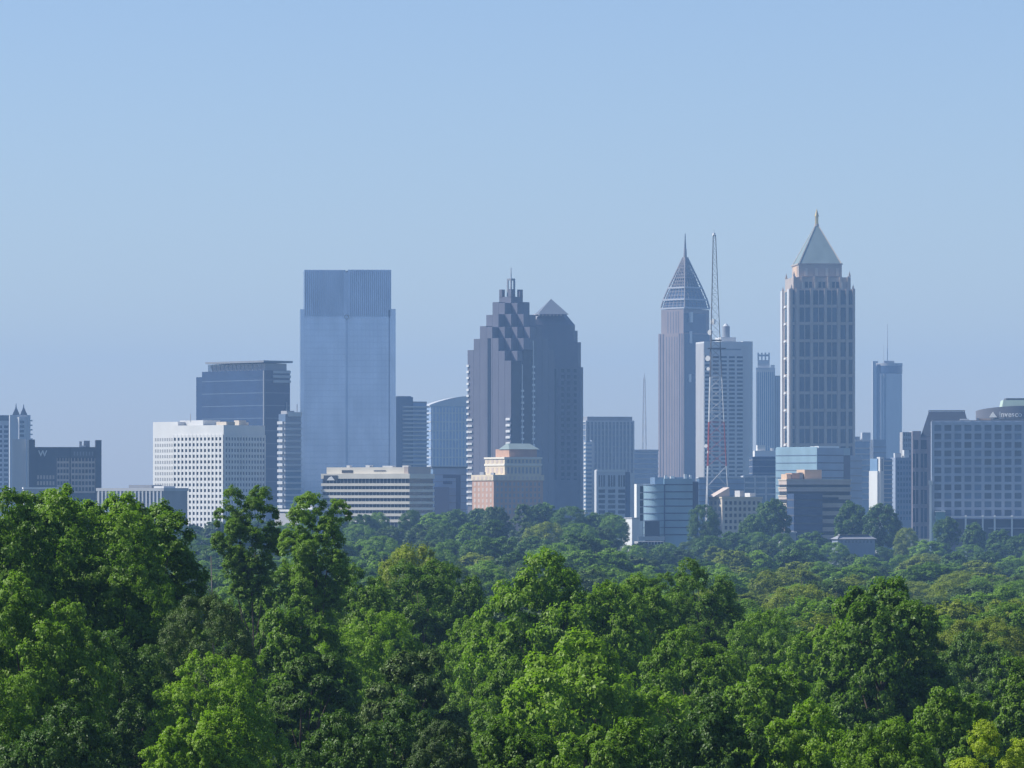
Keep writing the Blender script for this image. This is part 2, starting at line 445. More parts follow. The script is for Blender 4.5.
def ring(mb):
    ro, ri = b.m(2.6), b.m(1.6)
    for i in range(20):
        a0, a1 = 2*math.pi*i/20, 2*math.pi*(i+1)/20
        n = len(mb.v); c = (mid_u, b.Z(316.8))
        for o in (-.3, -.75):
            for a in (a0, a1):
                for r in (ri, ro): mb.v.append(b.P(c[0]+r*math.cos(a), o, c[1]+r*math.sin(a)))
        mb.f += [(n+4, n+5, n+7, n+6), (n, n+2, n+3, n+1), (n+1, n+3, n+7, n+5), (n, n+4, n+6, n+2)]
b.part('round_emblem', 'light_grey', ring)
b.part('groove_cap', 'light_grey', lambda mb: b.box(mb, mid_u-1.6, mid_u+1.6, .2, 3, b.Z(272), b.Z(270.5)))

# --- balcony condominium right of it
b = Bld('balcony_condominium', 'blue glass apartment tower with rippling white balconies beside the tall slab', 'apartment tower', 3450, 12, 391, 396, 429, d=30)
b.core((0, b.U(413), 0, b.d), 0, b.Z(397), 'glass_blue', 'glazing')
b.core((b.U(413), b.U(427), 1.0, b.d), 0, b.Z(402), 'glass_pale_blue', 'glazing')
zz = steps(b.Z(510), b.Z(405), b.m(4.1))
b.bands((b.U(405), b.U(427.4), 0, b.d), zz, b.m(1.5), .9, 'offwhite')
for z in zz:
    b.part('balcony', 'white_concrete', lambda mb: mb.prism(b.pts(circle(b.U(427.3), 5, b.m(2.2), 12)), z, z+b.m(1.7)))
    b.part('balcony', 'light_grey', lambda mb: b.box(mb, b.U(402.5), b.U(404.3), -1.2, .2, z, z+b.m(1.5)))
b.part('penthouse', 'glass_blue', lambda mb: b.box(mb, b.U(398), b.U(412), 3, b.d-4, b.Z(398), b.Z(396)))
b.part('roof_plate', 'grey_concrete', lambda mb: b.box(mb, b.U(413), b.U(427), .6, b.d, b.Z(402.4), b.Z(401.4)))

# --- curved roof tower
b = Bld('curved_roof_tower', 'hazy blue tower under a sloping curved roof, behind the stepped granite tower', 'tower', 3900, 10, 425, 431, 470, d=34)
b.core(b.full, 0, b.Z(405.5), 'glass_pale_blue', 'glazing')
def curved(mb):
    n = 14; prof = []
    for i in range(n+1):
        px = 429.5 + (472-429.5)*i/n
        t = i/n
        prof.append((b.U(px), b.Z(405.5 - 9.2*math.sin(t*math.pi/2)**.9)))
    k0 = len(mb.v); y0, y1 = -.6-b.d/2, b.d/2+.5
    for u, z in prof:
        mb.v += [(u-b.w/2, y0, b.Z(406.2)), (u-b.w/2, y0, z+.4), (u-b.w/2, y1, z+.4), (u-b.w/2, y1, b.Z(406.2))]
    for i in range(n):
        a = k0+4*i; c = a+4
        mb.f += [(a, c, c+1, a+1), (a+1, c+1, c+2, a+2), (a+2, c+2, c+3, a+3), (a, a+3, c+3, c)]
    mb.f += [(k0, k0+1, k0+2, k0+3), (k0+4*n+3, k0+4*n+2, k0+4*n+1, k0+4*n)]
b.part('roof', 'light_grey', curved)
b.piers(b.full, 'F', [b.w*(i+.5)/12 for i in range(12)], 1.0, .4, 0, b.Z(407.5), 'offwhite')
b.bands(b.full, steps(b.Z(520), b.Z(410), 7.2), 1.1, .3, 'light_grey')

# --- cream striped office
b = Bld('striped_office', 'wide cream office with long dark window stripes and an emblem on its top band', 'office', 2300, 66, 322.6, 409, 433)
zt = b.Z(474)
b.core(b.full, 0, zt-.3, 'glass_office', 'glazing')
for i in range(7):
    y = 484.6+6.05*i
    mb = MB(); b.vol(mb, b.full, b.Z(y+1.35), b.Z(y-1.35), .55); mb.build('floor_band', 'cream_concrete', b.root)
mb = MB(); b.vol(mb, b.full, b.Z(478.6), b.Z(473.6), .6); mb.build('top_band', 'cream_concrete', b.root)
b.part('roof_screen', 'cream_concrete', lambda mb: b.box(mb, 2.2, b.w-3, b.V(405.6), b.V(324.6), zt-.1, b.Z(467.2)))
b.part('roof_screen', 'beige_band', lambda mb: b.box(mb, .8, b.w-1, .8, b.V(409)+3.0, zt-.15, b.Z(466.6)))
b.part('emblem_panel', 'charcoal', lambda mb: b.fbox(mb, b.full, 'L', b.V(338.3), b.V(324.3), .55, .75, b.Z(480.4), b.Z(475.2)))
def emblem(mb):
    n = len(mb.v); o = -.95
    for px, py in ((327.5, 480.2), (332.4, 480.2), (335.5, 480.2), (332.2, 476.0), (329.8, 477.4)):
        mb.v.append(b.P(o, b.V(px), b.Z(py)))
    for px, py in ((327.5, 480.2), (332.4, 480.2), (335.5, 480.2), (332.2, 476.0), (329.8, 477.4)):
        mb.v.append(b.P(-.7, b.V(px), b.Z(py)))
    mb.f += [(n, n+1, n+2, n+3, n+4), (n+9, n+8, n+7, n+6, n+5)] + [(n+i, n+5+i, n+5+(i+1) % 5, n+(i+1) % 5) for i in range(5)]
b.part('emblem', 'white_concrete', emblem)
b.part('roof_louvre', 'charcoal', lambda mb: b.fbox(mb, (2.2, b.w, 0, b.d), 'L', b.V(351), b.V(340), -.05, .15, b.Z(472.8), b.Z(470)))
b.part('roof_louvre', 'dark_grey', lambda mb: b.fbox(mb, (2.2, b.w, 0, b.d), 'L', b.V(384), b.V(372), -.05, .15, b.Z(471.2), b.Z(470.2)))
roof_boxes(b, b.full, b.Z(467.3), [(5, 9, b.V(388), b.V(378), .8), (4, 8, b.V(366), b.V(362), 1.1), (5, 8, b.V(404), b.V(398), .9), (5, 8, b.V(345), b.V(342), 1.0)], 'offwhite')
cut = (b.V(409), b.V(322.6))
b.piers(b.full, 'L', [cut[1]*(i+1)/24 for i in range(23)], .25, .2, 1, zt-2, 'mid_grey', 'mullion')

# --- low blue glass block
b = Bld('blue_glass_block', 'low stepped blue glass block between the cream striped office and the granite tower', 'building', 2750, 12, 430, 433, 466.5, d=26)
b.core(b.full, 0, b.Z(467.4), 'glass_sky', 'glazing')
b.part('roof_cap', 'dark_grey', lambda mb: b.vol(mb, b.full, b.Z(468.2), b.Z(466.6), .6))
b.part('front_block', 'glass_blue', lambda mb: b.box(mb, b.U(431), b.U(446.4), -8, .1, 0, b.Z(487)))
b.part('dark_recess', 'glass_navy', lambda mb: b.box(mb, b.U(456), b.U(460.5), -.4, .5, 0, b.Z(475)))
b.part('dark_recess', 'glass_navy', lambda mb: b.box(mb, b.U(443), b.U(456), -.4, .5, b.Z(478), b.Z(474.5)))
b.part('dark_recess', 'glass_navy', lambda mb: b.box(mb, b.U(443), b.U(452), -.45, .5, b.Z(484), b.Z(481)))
b.bands(b.full, steps(b.Z(510), b.Z(471), 4), .4, .15, 'glass_slate', 'floor_line')

# --- stepped granite tower
b = Bld('stepped_granite_tower', 'mauve granite tower stepping up in square column tops to a spired crown', 'skyscraper', 3100, 45, 461.6, 511, 560.8)
c8 = b.w/8
LEV = {0: 290, 1: 301, 2: 302, 3: 314, 4: 326, 5: 338, 6: 350, 7: 360.5}
EXTRA = {}
def columns(mb):
    for i in range(8):
        for j in range(8):
            a, s_ = i-j, i+j-7
            lv = max(abs(a), abs(s_))
            if abs(a) == 7: continue
            u0, v0 = c8*i, c8*j
            b.box(mb, u0+.09, u0+c8-.09, v0+.09, v0+c8-.09, 0, b.Z(LEV[lv] + (0.8 if (i+j) % 2 else 0), v0, u0))
b.part('shaft', 'mauve_granite', columns)
cm = b.w/2
cv = (cm-c8*.95, cm+c8*.95, cm-c8*.95, cm+c8*.95)
b.core(cv, b.Z(303, cm, cm), b.Z(297, cm, cm), 'mauve_granite', 'crown_base')
for (uu, vv) in ((cv[0]+1.3, cv[2]+1.3), (cv[1]-1.3, cv[2]+1.3), (cv[0]+1.3, cv[3]-1.3), (cv[1]-1.3, cv[3]-1.3)):
    b.part('crown_post', 'mauve_granite', lambda mb: b.box(mb, uu-1.3, uu+1.3, vv-1.3, vv+1.3, b.Z(298, cm, cm), b.Z(289.6, cm, cm)))
ln = (cm-1.5, cm+1.5, cm-1.5, cm+1.5)
b.core((cm-1.1, cm+1.1, cm-1.1, cm+1.1), b.Z(298, cm, cm), b.Z(290, cm, cm), 'steel', 'lantern')
for (uu, vv) in ((ln[0], ln[2]), (ln[1], ln[2]), (ln[0], ln[3]), (ln[1], ln[3])):
    b.part('lantern_post', 'mid_grey', lambda mb: b.box(mb, uu-.45, uu+.45, vv-.45, vv+.45, b.Z(297, cm, cm), b.Z(279, cm, cm)))
b.part('lantern_cap', 'mid_grey', lambda mb: b.box(mb, ln[0]-.4, ln[1]+.4, ln[2]-.4, ln[3]+.4, b.Z(280.4, cm, cm), b.Z(278.6, cm, cm)))
b.part('spire', 'steel', lambda mb: mb.bar(b.P(cm, cm, b.Z(290, cm, cm)), b.P(cm, cm, b.Z(267.6, cm, cm)), .8, .2))
# white notched bay windows up the corners
zz = steps(b.Z(505), b.Z(364), b.m(6.05))
for z in zz:
    b.part('corner_bay', 'white_concrete', lambda mb: b.box(mb, -.55, 1.6, c8*7-1.7, c8*7+.4, z, z+b.m(2.2)))
for z in steps(b.Z(505), b.Z(417), b.m(6.05)):
    b.part('corner_bay', 'white_concrete', lambda mb: b.box(mb, -.75, .4, .4, 4.2, z, z+b.m(2.4)))
    b.part('corner_bay', 'offwhite', lambda mb: b.box(mb, -.5, .4, c8*7-4.6, c8*7-1.8, z, z+b.m(2.2)))
for px, y0 in ((522, 384), (533, 360)):
    b.part('light_mullion', 'offwhite', lambda mb: b.fbox(mb, b.full, 'F', b.U(px)-.4, b.U(px)+.4, -.05, .35, 3, b.Z(y0-20)))
    for z in steps(b.Z(446), b.Z(y0+2), b.m(6.05)):
        b.part('corner_bay', 'white_concrete', lambda mb: b.fbox(mb, b.full, 'F', b.U(px)-1.1, b.U(px)+1.1, -.05, .8, z, z+b.m(2.2)))
b.part('dark_groove', 'glass_black', lambda mb: b.fbox(mb, b.full, 'L', b.V(490.6), b.V(487.6), -.05, .12, 2, b.Z(337.5)))
b.part('dark_glazing', 'glass_black', lambda mb: b.fbox(mb, b.full, 'F', .3, b.U(521.4), -.05, .14, 2, b.Z(360.5)))
b.part('dark_glazing', 'glass_black', lambda mb: b.fbox(mb, b.full, 'F', b.U(522.6), b.U(532.4), -.05, .12, 2, b.Z(349)))
# --- pyramid topped granite tower
b = Bld('pyramid_topped_tower', 'dark granite tower under a low grey pyramid, close behind the stepped tower', 'skyscraper', 3230, 8, 514, 521, 583.6, d=42)
def tier(g0, g1, ch):
    u0, u1, v0, v1 = g0, b.w-g0, g1, b.d-g1
    return [(u0+ch, v0), (u1-ch, v0), (u1, v0+ch), (u1, v1-ch), (u1-ch, v1), (u0+ch, v1), (u0, v1-ch), (u0, v0+ch)]
m_ = b.m
b.part('shaft', 'mauve_granite', lambda mb: mb.prism(b.pts(tier(0, 0, m_(3))), 0, b.Z(367.5, b.d*.35)))
b.part('upper_tier', 'mauve_granite', lambda mb: mb.prism(b.pts(tier(m_(1.8), m_(1.8), m_(4))), b.Z(368, b.d*.35), b.Z(342.5, b.d*.35)))
b.part('upper_tier', 'mauve_granite', lambda mb: mb.prism(b.pts(tier(m_(4.6), m_(4.6), m_(5))), b.Z(343, b.d*.35), b.Z(330.8, b.d*.35)))
b.part('upper_tier', 'mauve_granite', lambda mb: mb.prism(b.pts(tier(m_(6.8), m_(6.8), m_(6))), b.Z(331, b.d*.35), b.Z(325, b.d*.35)))
b.part('sloped_shoulder', 'mauve_granite', lambda mb: mb.prism(b.pts(tier(m_(6.8), m_(6.8), m_(6))), b.Z(325.05, b.d*.35), b.Z(314.2, b.d*.35), b.pts(tier(m_(15.5), m_(11), m_(5)))))
cx, cy = b.U(551, b.d/2), b.d/2
hw = m_(15.6)
b.part('pyramid_roof', 'pyramid_slate', lambda mb: mb.cone(b.pts([(cx-hw, cy-hw), (cx+hw, cy-hw), (cx+hw, cy+hw), (cx-hw, cy+hw)]), b.Z(314.3, b.d*.35), b.P(cx, cy, b.Z(298.6, b.d*.5))))
b.windows(b.full, 'F', [(b.U(536.5+3.6*i), b.U(538.6+3.6*i)) for i in range(8)], [(b.Z(313.8)-1.2, b.Z(313.8)-.3)], 'charcoal', o0=-m_(11), o1=-m_(10.5), name='roof_louvre')
rows = [(b.Z(352+6.1*i+2), b.Z(352+6.1*i-1.6)) for i in range(25)]
b.windows(b.full, 'F', [(b.U(561.2), b.U(564.2)), (b.U(567), b.U(570)), (b.U(573.8), b.U(576.6))], [r for r in rows if r[1] < b.Z(368.6)], 'glass_black', o1=.12)
b.piers(b.full, 'F', [b.U(546), b.U(552), b.U(558.6), b.U(565.6), b.U(572)], 1.1, .6, 0, b.Z(367.9), 'mauve_granite')
for px, y0 in ((537, 352), (541.5, 346), (549, 340), (555.3, 340)):
    b.part('window_strip', 'glass_black', lambda mb: b.fbox(mb, b.full, 'F', b.U(px)-.7, b.U(px)+.7, -.05, .1, 2, b.Z(368.5)))
b.part('base_tier', 'mauve_granite', lambda mb: b.box(mb, b.U(540), b.U(577), -2, .1, 0, b.Z(480)))

# --- orange brick and cream stepped hotel
b = Bld('brick_hotel', 'stepped orange brick and cream stone block with pale green hipped roof', 'hotel', 2650, 24, 472.3, 493.7, 543)
b.core(b.full, 0, b.Z(480.3), 'brick_orange')
b.part('cornice', 'cream_stone', lambda mb: b.vol(mb, b.full, b.Z(480.4), b.Z(474.8), .5))
u2 = b.U(504.7, 1.0)
t2 = (u2, b.w-b.m(1), 1.0, b.V(485.0, u2))
b.core(t2, b.Z(476), b.Z(457.4), 'cream_stone', 'upper_storey')
b.part('string_course', 'cream_concrete', lambda mb: b.vol(mb, t2, b.Z(465.6), b.Z(463.6), .35))
b.part('string_course', 'cream_concrete', lambda mb: b.vol(mb, t2, b.Z(458.8), b.Z(457.0), .45))
u3 = b.U(509.2, 4.0)
t3 = (u3, b.w-b.m(3.5), 4.0, b.V(495.6, u3))
b.core(t3, b.Z(458), b.Z(449), 'brick_orange', 'attic')
e = 1.2
rb = [(t3[0]-e*.4, t3[2]-e), (t3[1]+e, t3[2]-e), (t3[1]+e, t3[3]-5), (t3[0]-e*.4, t3[3]-5)]
rv = (rb[3][1]-rb[0][1])*.42
rt = [(rb[0][0]+2.2, rb[0][1]+rv), (rb[1][0]-3.4, rb[1][1]+rv), (rb[2][0]-3.4, rb[2][1]-rv), (rb[3][0]+2.2, rb[3][1]-rv)]
b.part('hipped_roof', 'copper_green', lambda mb: mb.prism(b.pts(rb), b.Z(449.1), b.Z(443.2), b.pts(rt)))
rows = [(b.Z(484+5.6*i+1.7), b.Z(484+5.6*i-1.7)) for i in range(6)]
b.windows(b.full, 'L', spread(1, b.d-1, 5, .4), rows, 'beige_band', o1=.1)
cols = spread(1, b.w-1, 11, .42)
b.windows(b.full, 'F', cols, rows, 'mid_grey', o1=.1, limit=66)
b.windows(t2, 'F', spread(1, t2[1]-t2[0]-1, 9, .5), [(b.Z(473.4), b.Z(467.2))], 'mid_grey', o1=.1)
b.windows(t2, 'F', spread(1, t2[1]-t2[0]-1, 9, .5), [(b.Z(463), b.Z(459.6))], 'mid_grey', o1=.1)
b.windows(t2, 'L', spread(1, t2[3]-t2[2]-1, 4, .45), [(b.Z(473), b.Z(467.5)), (b.Z(463), b.Z(459.8))], 'beige_band', o1=.1)
b.windows(b.full, 'F', spread(.6, b.w-.6, 11, .5), [(b.Z(479.6), b.Z(476.4))], 'beige_band', o0=.5, o1=.58, name='frieze_window')
b.windows(b.full, 'L', spread(.6, b.d-.6, 5, .5), [(b.Z(479.6), b.Z(476.4))], 'beige_band', o0=.5, o1=.58, name='frieze_window')
roof_boxes(b, b.full, b.Z(474.8), [(1, 2.2, b.V(482), b.V(478), 1.6), (1, 2, b.V(492), b.V(489), 1.2)], 'mid_grey')

# --- grey ribbed tower and the blocks before it
b = Bld('ribbed_grey_tower', 'blue-grey office tower with fine upright ribs and a paler roof screen', 'tower', 3600, 10, 582, 586.4, 633.5, d=40)
b.core(b.full, 0, b.Z(421), 'glass_slate', 'glazing')
b.part('roof_screen', 'mid_grey', lambda mb: b.vol(mb, b.full, b.Z(421.4), b.Z(416.6), -.8))
b.part('roof_edge', 'light_grey', lambda mb: b.vol(mb, b.full, b.Z(422), b.Z(420.6), .5))
b.piers(b.full, 'F', [b.w*i/13 for i in range(14)], 1.1, .7, 0, b.Z(421.2), 'light_grey', 'rib')
b.bands(b.full, steps(b.Z(520), b.Z(424), 4.2), .9, .25, 'mid_grey', 'floor_line')

b = Bld('slotted_block', 'mid-rise grey block with tall dark window slots, before the ribbed grey tower', 'office', 3000, 2, 592.5, 596.4, 627.4, d=25)
b.core((0, b.U(625.2), 0, b.d), 0, b.Z(470.2), 'light_grey')
b.part('side_bay', 'glass_navy', lambda mb: b.box(mb, b.U(625.4), b.U(630), 1, b.d, 0, b.Z(472)))
b.part('end_pier', 'light_grey', lambda mb: b.box(mb, b.U(630.2), b.U(633), .5, b.d, 0, b.Z(473)))
b.part('parapet', 'offwhite', lambda mb: b.box(mb, .5, b.U(625), -.3, b.d, b.Z(472), b.Z(469.6)))
cols = [(b.U(598.6), b.U(605)), (b.U(608), b.U(615.2)), (b.U(618.2), b.U(625))]
b.windows(b.full, 'F', cols[:3], [(b.Z(486.6), b.Z(475.2))], 'glass_dark', o1=.12, name='tall_window')
b.windows(b.full, 'F', cols[:3], [(b.Z(491+5.2*i+1.9), b.Z(491+5.2*i-1.5)) for i in range(5)], 'glass_dark', o1=.12)
b.piers(b.full, 'F', [b.U(600.6), b.U(602.8), b.U(610.4), b.U(612.8), b.U(620.4), b.U(622.6)], .5, .3, b.Z(488), b.Z(475), 'light_grey')

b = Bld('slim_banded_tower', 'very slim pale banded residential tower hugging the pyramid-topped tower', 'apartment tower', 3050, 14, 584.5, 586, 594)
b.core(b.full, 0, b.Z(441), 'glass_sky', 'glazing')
b.bands((0, b.U(591), 0, b.d), steps(b.Z(514), b.Z(444), b.m(4.1)), b.m(2.0), .4, 'offwhite')
b.part('corner_pier', 'light_grey', lambda mb: b.box(mb, b.U(591.6), b.w+.2, -.3, b.d, 0, b.Z(440.4)))

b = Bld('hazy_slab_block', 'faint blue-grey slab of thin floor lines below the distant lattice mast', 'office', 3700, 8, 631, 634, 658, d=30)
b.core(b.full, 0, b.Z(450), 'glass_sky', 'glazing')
b.bands(b.full, steps(b.Z(515), b.Z(453), 3.9), 1.2, .25, 'light_grey')
b.part('parapet', 'light_grey', lambda mb: b.vol(mb, b.full, b.Z(451.5), b.Z(449.6), .4))

# --- lattice masts
def lattice(mb, c, z0, z1, r0, r1, nseg, rod, brace, legs=3, a0=0.0):
    def pt(k, t):
        r = r0+(r1-r0)*t; a = a0+2*math.pi*k/legs
        return (c[0]+r*math.cos(a), c[1]+r*math.sin(a), z0+(z1-z0)*t)
    for k in range(legs):
        mb.bar(pt(k, 0), pt(k, 1), rod, rod*.95)
        for i in range(nseg):
            t0, t1 = i/nseg, (i+1)/nseg
            k2 = (k+1) % legs
            mb.bar(pt(k, t1), pt(k2, t1), brace, k=3)
            mb.bar(pt(k, t0), pt(k2, t1), brace, k=3); mb.bar(pt(k2, t0), pt(k, t1), brace, k=3)

D = 3950; k = D/F
x0 = (644.3-512)*k; gz = ground(x0, D)
far = empty('lattice_mast', (x0, D, gz))
tag(far, 'faint grey lattice mast rising behind the hazy slab block', 'radio mast')
zf = lambda py: ZC+(YH-py)*k-gz
mb = MB(); lattice(mb, (0, 0), 0, zf(420), b.m(4.0), b.m(2.2), 8, .2, .09, 4, .5); mb.build('lower_lattice', 'steel', far)
mb = MB(); lattice(mb, (0, 0), zf(420), zf(378), b.m(2.2), b.m(1.0), 8, .17, .08, 4, .5); mb.build('upper_lattice', 'steel', far)
mb = MB(); mb.bar((0, 0, zf(378)), (0, 0, zf(373)), .35, .15); mb.build('antenna', 'steel', far)

# --- spired tower with lattice pyramid
b = Bld('spired_skyscraper', 'tall mauve tower with open steel pyramid and needle, behind the white gridded tower', 'skyscraper', 4300, 42, 658.4, 683.5, 712)
zb = b.Z(333)
b.core(b.full, 0, zb, 'rose_granite', 'shaft')
g = b.m(2.0)
up = (g, b.w-g, g, b.d-g)
b.core(up, zb-.2, b.Z(309), 'rose_granite', 'upper_shaft')
b.part('shaft_glazing', 'glass_navy', lambda mb: b.fbox(mb, b.full, 'F', b.U(685), b.U(709), -.05, .15, 0, b.Z(334)))
b.part('shaft_glazing', 'glass_navy', lambda mb: b.fbox(mb, up, 'F', b.U(683.5), b.U(706), -.05, .15, b.Z(332), b.Z(313)))
for px in (660.4, 663.2, 679.4, 681.8):
    b.part('pier_line', 'mauve_granite', lambda mb: b.fbox(mb, b.full, 'L', b.V(px)-.6, b.V(px)+.6, -.05, .3, 0, zb-.3))
for px in (666.5, 669.2, 671.9, 674.6, 677.0):
    b.part('window_strip', 'mauve_granite', lambda mb: b.fbox(mb, b.full, 'L', b.V(px)-.55, b.V(px)+.55, -.05, .06, 0, zb-3))
    b.part('window_strip', 'mauve_granite', lambda mb: b.fbox(mb, up, 'L', b.V(px)-g-.55, b.V(px)-g+.55, -.05, .06, zb, b.Z(311)))
for px, y0, y1 in ((691.2, 312, 322), (690.4, 331, 343), (689.5, 374, 382)):
    b.part('corner_bay', 'white_concrete', lambda mb: b.fbox(mb, b.full, 'F', b.U(px)-1.4, b.U(px)+1.4, -g-.05 if y0 < 325 else -.05, .9, b.Z(y1), b.Z(y0)))
cm = b.w/2; cd = b.d/2
def sq(r): return [(cm-r, cd-r), (cm+r, cd-r), (cm+r, cd+r), (cm-r, cd+r)]
rT = [(b.Z(py, cd, cm), b.m(r_)) for py, r_ in ((308.6, 17.3), (300, 15.6), (288, 11.9), (278, 8.5), (268, 5.1), (257.4, 1.5))]
for i in (0, 1):
    b.part('crown_tier', 'glass_slate', lambda mb: mb.prism(b.pts(sq(rT[i][1]-1.2)), rT[i][0]-.1, rT[i+1][0], b.pts(sq(rT[i+1][1]-1.2))))
b.part('inner_core', 'dark_grey', lambda mb: mb.prism(b.pts(sq(rT[2][1]*.86)), rT[2][0]-.1, rT[5][0]-3, b.pts(sq(1.0))))
for i, (z, r) in enumerate(rT[:-1]):
    def fn(mb):
        q = b.pts(sq(r)); w_ = 1.0 if i < 3 else .6
        for a in range(4): mb.bar((*q[a], z), (*q[(a+1) % 4], z), w_, k=4)
    b.part('ring_beam', 'steel' if i < 3 else 'bronze', fn)
def rafters(mb):
    for i in range(len(rT)-1):
        z0, r0 = rT[i]; z1, r1 = rT[i+1]; q0 = b.pts(sq(r0)); q1 = b.pts(sq(r1))
        for a in range(4):
            for t in np.linspace(0, 1, 7)[:-1]:
                p = Vector((*q0[a], z0)).lerp(Vector((*q0[(a+1) % 4], z0)), t); q = Vector((*q1[a], z1)).lerp(Vector((*q1[(a+1) % 4], z1)), t)
                mb.bar(p, q, .75 if t == 0 else .38, k=4)
            for hh in (.33, .66):
                A = Vector((*q0[a], z0)).lerp(Vector((*q1[a], z1)), hh); B_ = Vector((*q0[(a+1) % 4], z0)).lerp(Vector((*q1[(a+1) % 4], z1)), hh)
                mb.bar(A, B_, .3, k=4)
b.part('pyramid_frame', 'bronze', rafters)
b.part('spire_base', 'bronze', lambda mb: mb.bar(b.P(cm, cd, b.Z(259, cd, cm)), b.P(cm, cd, b.Z(248, cd, cm)), 1.7, 1.1, 8))
b.part('spire', 'steel_dark', lambda mb: mb.bar(b.P(cm, cd, b.Z(249, cd, cm)), b.P(cm, cd, b.Z(233.6, cd, cm)), .95, .3, 8))

# --- white gridded tower
b = Bld('white_gridded_tower', 'pale concrete tower with five columns of dark windows behind the red and white mast', 'tower', 3600, 12, 695.8, 704, 756)
zt = b.Z(341.5)
mainw = (0, b.U(743), 0, b.d)
b.core(mainw, 0, zt, 'offwhite')
b.part('round_bay', 'offwhite', lambda mb: mb.prism(b.pts([(b.U(743.2), 0.6)] + circle(b.U(748.5), b.m(6)+.8, b.m(6.0), 10, -math.pi/2, math.pi/2, False) + [(b.U(743.2), b.m(12)+.8)]), 0, b.Z(341)), smooth=False)
cols = [(b.U(704.6+8.0*i), b.U(704.6+8.0*i+6.1)) for i in range(5)]
rows = [(b.Z(357+4.07*i+1.15), b.Z(357+4.07*i-.95)) for i in range(35)]
b.grid(mainw, 'F', cols, rows, 0, mainw[1], 2, b.Z(354.5), .7, 'offwhite')
b.windows(mainw, 'F', cols, rows, 'glass_window', o1=.12)
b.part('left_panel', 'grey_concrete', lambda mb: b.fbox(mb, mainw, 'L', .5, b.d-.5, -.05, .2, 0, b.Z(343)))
b.part('roof_louvre', 'mid_grey', lambda mb: b.fbox(mb, mainw, 'F', b.U(713), b.U(741), -.05, .15, b.Z(350), b.Z(348.6)))
b.part('penthouse', 'offwhite', lambda mb: b.box(mb, b.U(723), b.U(738), 6, 24, zt-.1, b.Z(336.8)))
dc = (b.U(731), 15)
b.part('roof_drum', 'mid_grey', lambda mb: mb.prism(b.pts(circle(*dc, b.m(3.8), 20)), b.Z(337), b.Z(325.4)))
b.part('drum_cap', 'offwhite', lambda mb: mb.prism(b.pts(circle(*dc, b.m(3.2), 16)), b.Z(325.5), b.Z(322.8), b.pts(circle(*dc, b.m(1.2), 16))))

# --- crown topped old style tower
b = Bld('crowned_tower', 'slender blue-grey ribbed tower with a four-posted open crown', 'tower', 4200, -3.2, 754, 756, 783, d=28)
mainw = (0, b.U(775), 0, b.d)
b.core(mainw, 0, b.Z(367.6), 'light_grey')
b.core((b.U(774.8), b.w, 2, b.d), 0, b.Z(375.6), 'grey_concrete', 'side_wing')
tw = (b.U(757.6), b.U(769.6), 2, 2+b.m(12))
b.core(tw, b.Z(368), b.Z(360), 'light_grey', 'crown_base')
for i in range(4):
    px = 758.2+3.6*i
    b.part('crown_post', 'light_grey', lambda mb: b.box(mb, b.U(px-.75), b.U(px+.75), 2, 3.5, b.Z(360.2), b.Z(352.6)))
    b.part('crown_post', 'light_grey', lambda mb: b.box(mb, b.U(px-.75), b.U(px+.75), tw[3]-1.5, tw[3], b.Z(360.2), b.Z(352.6)))
b.part('crown_ring', 'light_grey', lambda mb: (b.box(mb, tw[0], tw[1], 2.2, 3.3, b.Z(356), b.Z(354.4)), b.box(mb, tw[0], tw[1], tw[3]-1.3, tw[3]-.2, b.Z(356), b.Z(354.4))))
b.part('shoulder_turret', 'light_grey', lambda mb: b.box(mb, b.U(770.6), b.U(774.6), 1, 6, b.Z(368), b.Z(365)))
b.piers(mainw, 'F', [mainw[1]*(i+.5)/9 for i in range(9)], 1.0, .5, 0, b.Z(371), 'offwhite', 'rib')
mb = MB()
for i in range(8): b.fbox(mb, mainw, 'F', mainw[1]*(i+1)/9-.55, mainw[1]*(i+1)/9+.55, -.05, .1, 0, b.Z(372))
mb.build('window_glazing', 'glass_sky', b.root)
b.piers((b.U(774.8), b.w, 2, b.d), 'F', [1.5, 3.6, 5.8], .8, .4, 0, b.Z(377), 'light_grey', 'rib')

# --- red and white lattice mast in front
D = 2570; k = D/F
x0 = (714.0-512)*k; gz = ground(x0, D)
mast = empty('broadcast_mast', (x0, D, gz))
tag(mast, 'tall three-legged red and white lattice mast carrying white dishes', 'radio mast')
zf = lambda py: ZC+(YH-py)*k-gz
def rad(py): return lerp_tab([(232, 1.5), (340, 6.0), (475, 12.8), (560, 18)], py)*k
for (ya, yb, mat, n) in ((548, 466, 'mast_white', 4), (466, 422, 'mast_red', 3), (422, 377, 'mast_white', 4), (377, 348, 'steel_dark', 3), (348, 300, 'steel_dark', 6), (300, 268, 'steel_dark', 5), (268, 235, 'steel_dark', 6)):
    mb = MB()
    # lean is nil: one vertical axis
    lattice(mb, (0, 0), zf(ya), zf(yb), rad(ya), rad(yb), n, .31 if ya > 350 else .22, .06 if ya > 350 else .055, 3, 0.0)
    mb.build('mast_section', mat, mast)
mb = MB(); mb.box(-3.4, 6.2, -3.4, 3.4, zf(349.0), zf(348.0)); mb.build('platform', 'steel_dark', mast)
mb = MB(); mb.box(-1.2, 4.0, -1.6, 1.6, zf(341), zf(339.6)); mb.build('platform', 'steel_dark', mast)
for dx, py, r in ((-3.4, 358.5, 1.5), (-3.2, 369, 1.0), (-2.2, 332.5, 1.5), (-.6, 322, 1.6), (-4.4, 446, 1.0), (-3.2, 452, .8)):
    mb = MB(); mb.disc((dx, -2.0, zf(py)), r, (-.5, -1, .05), .7); mb.bar((dx, -1.6, zf(py)), (dx*.7, 0, zf(py)), .15)
    mb.build('dish', 'white_concrete', mast)
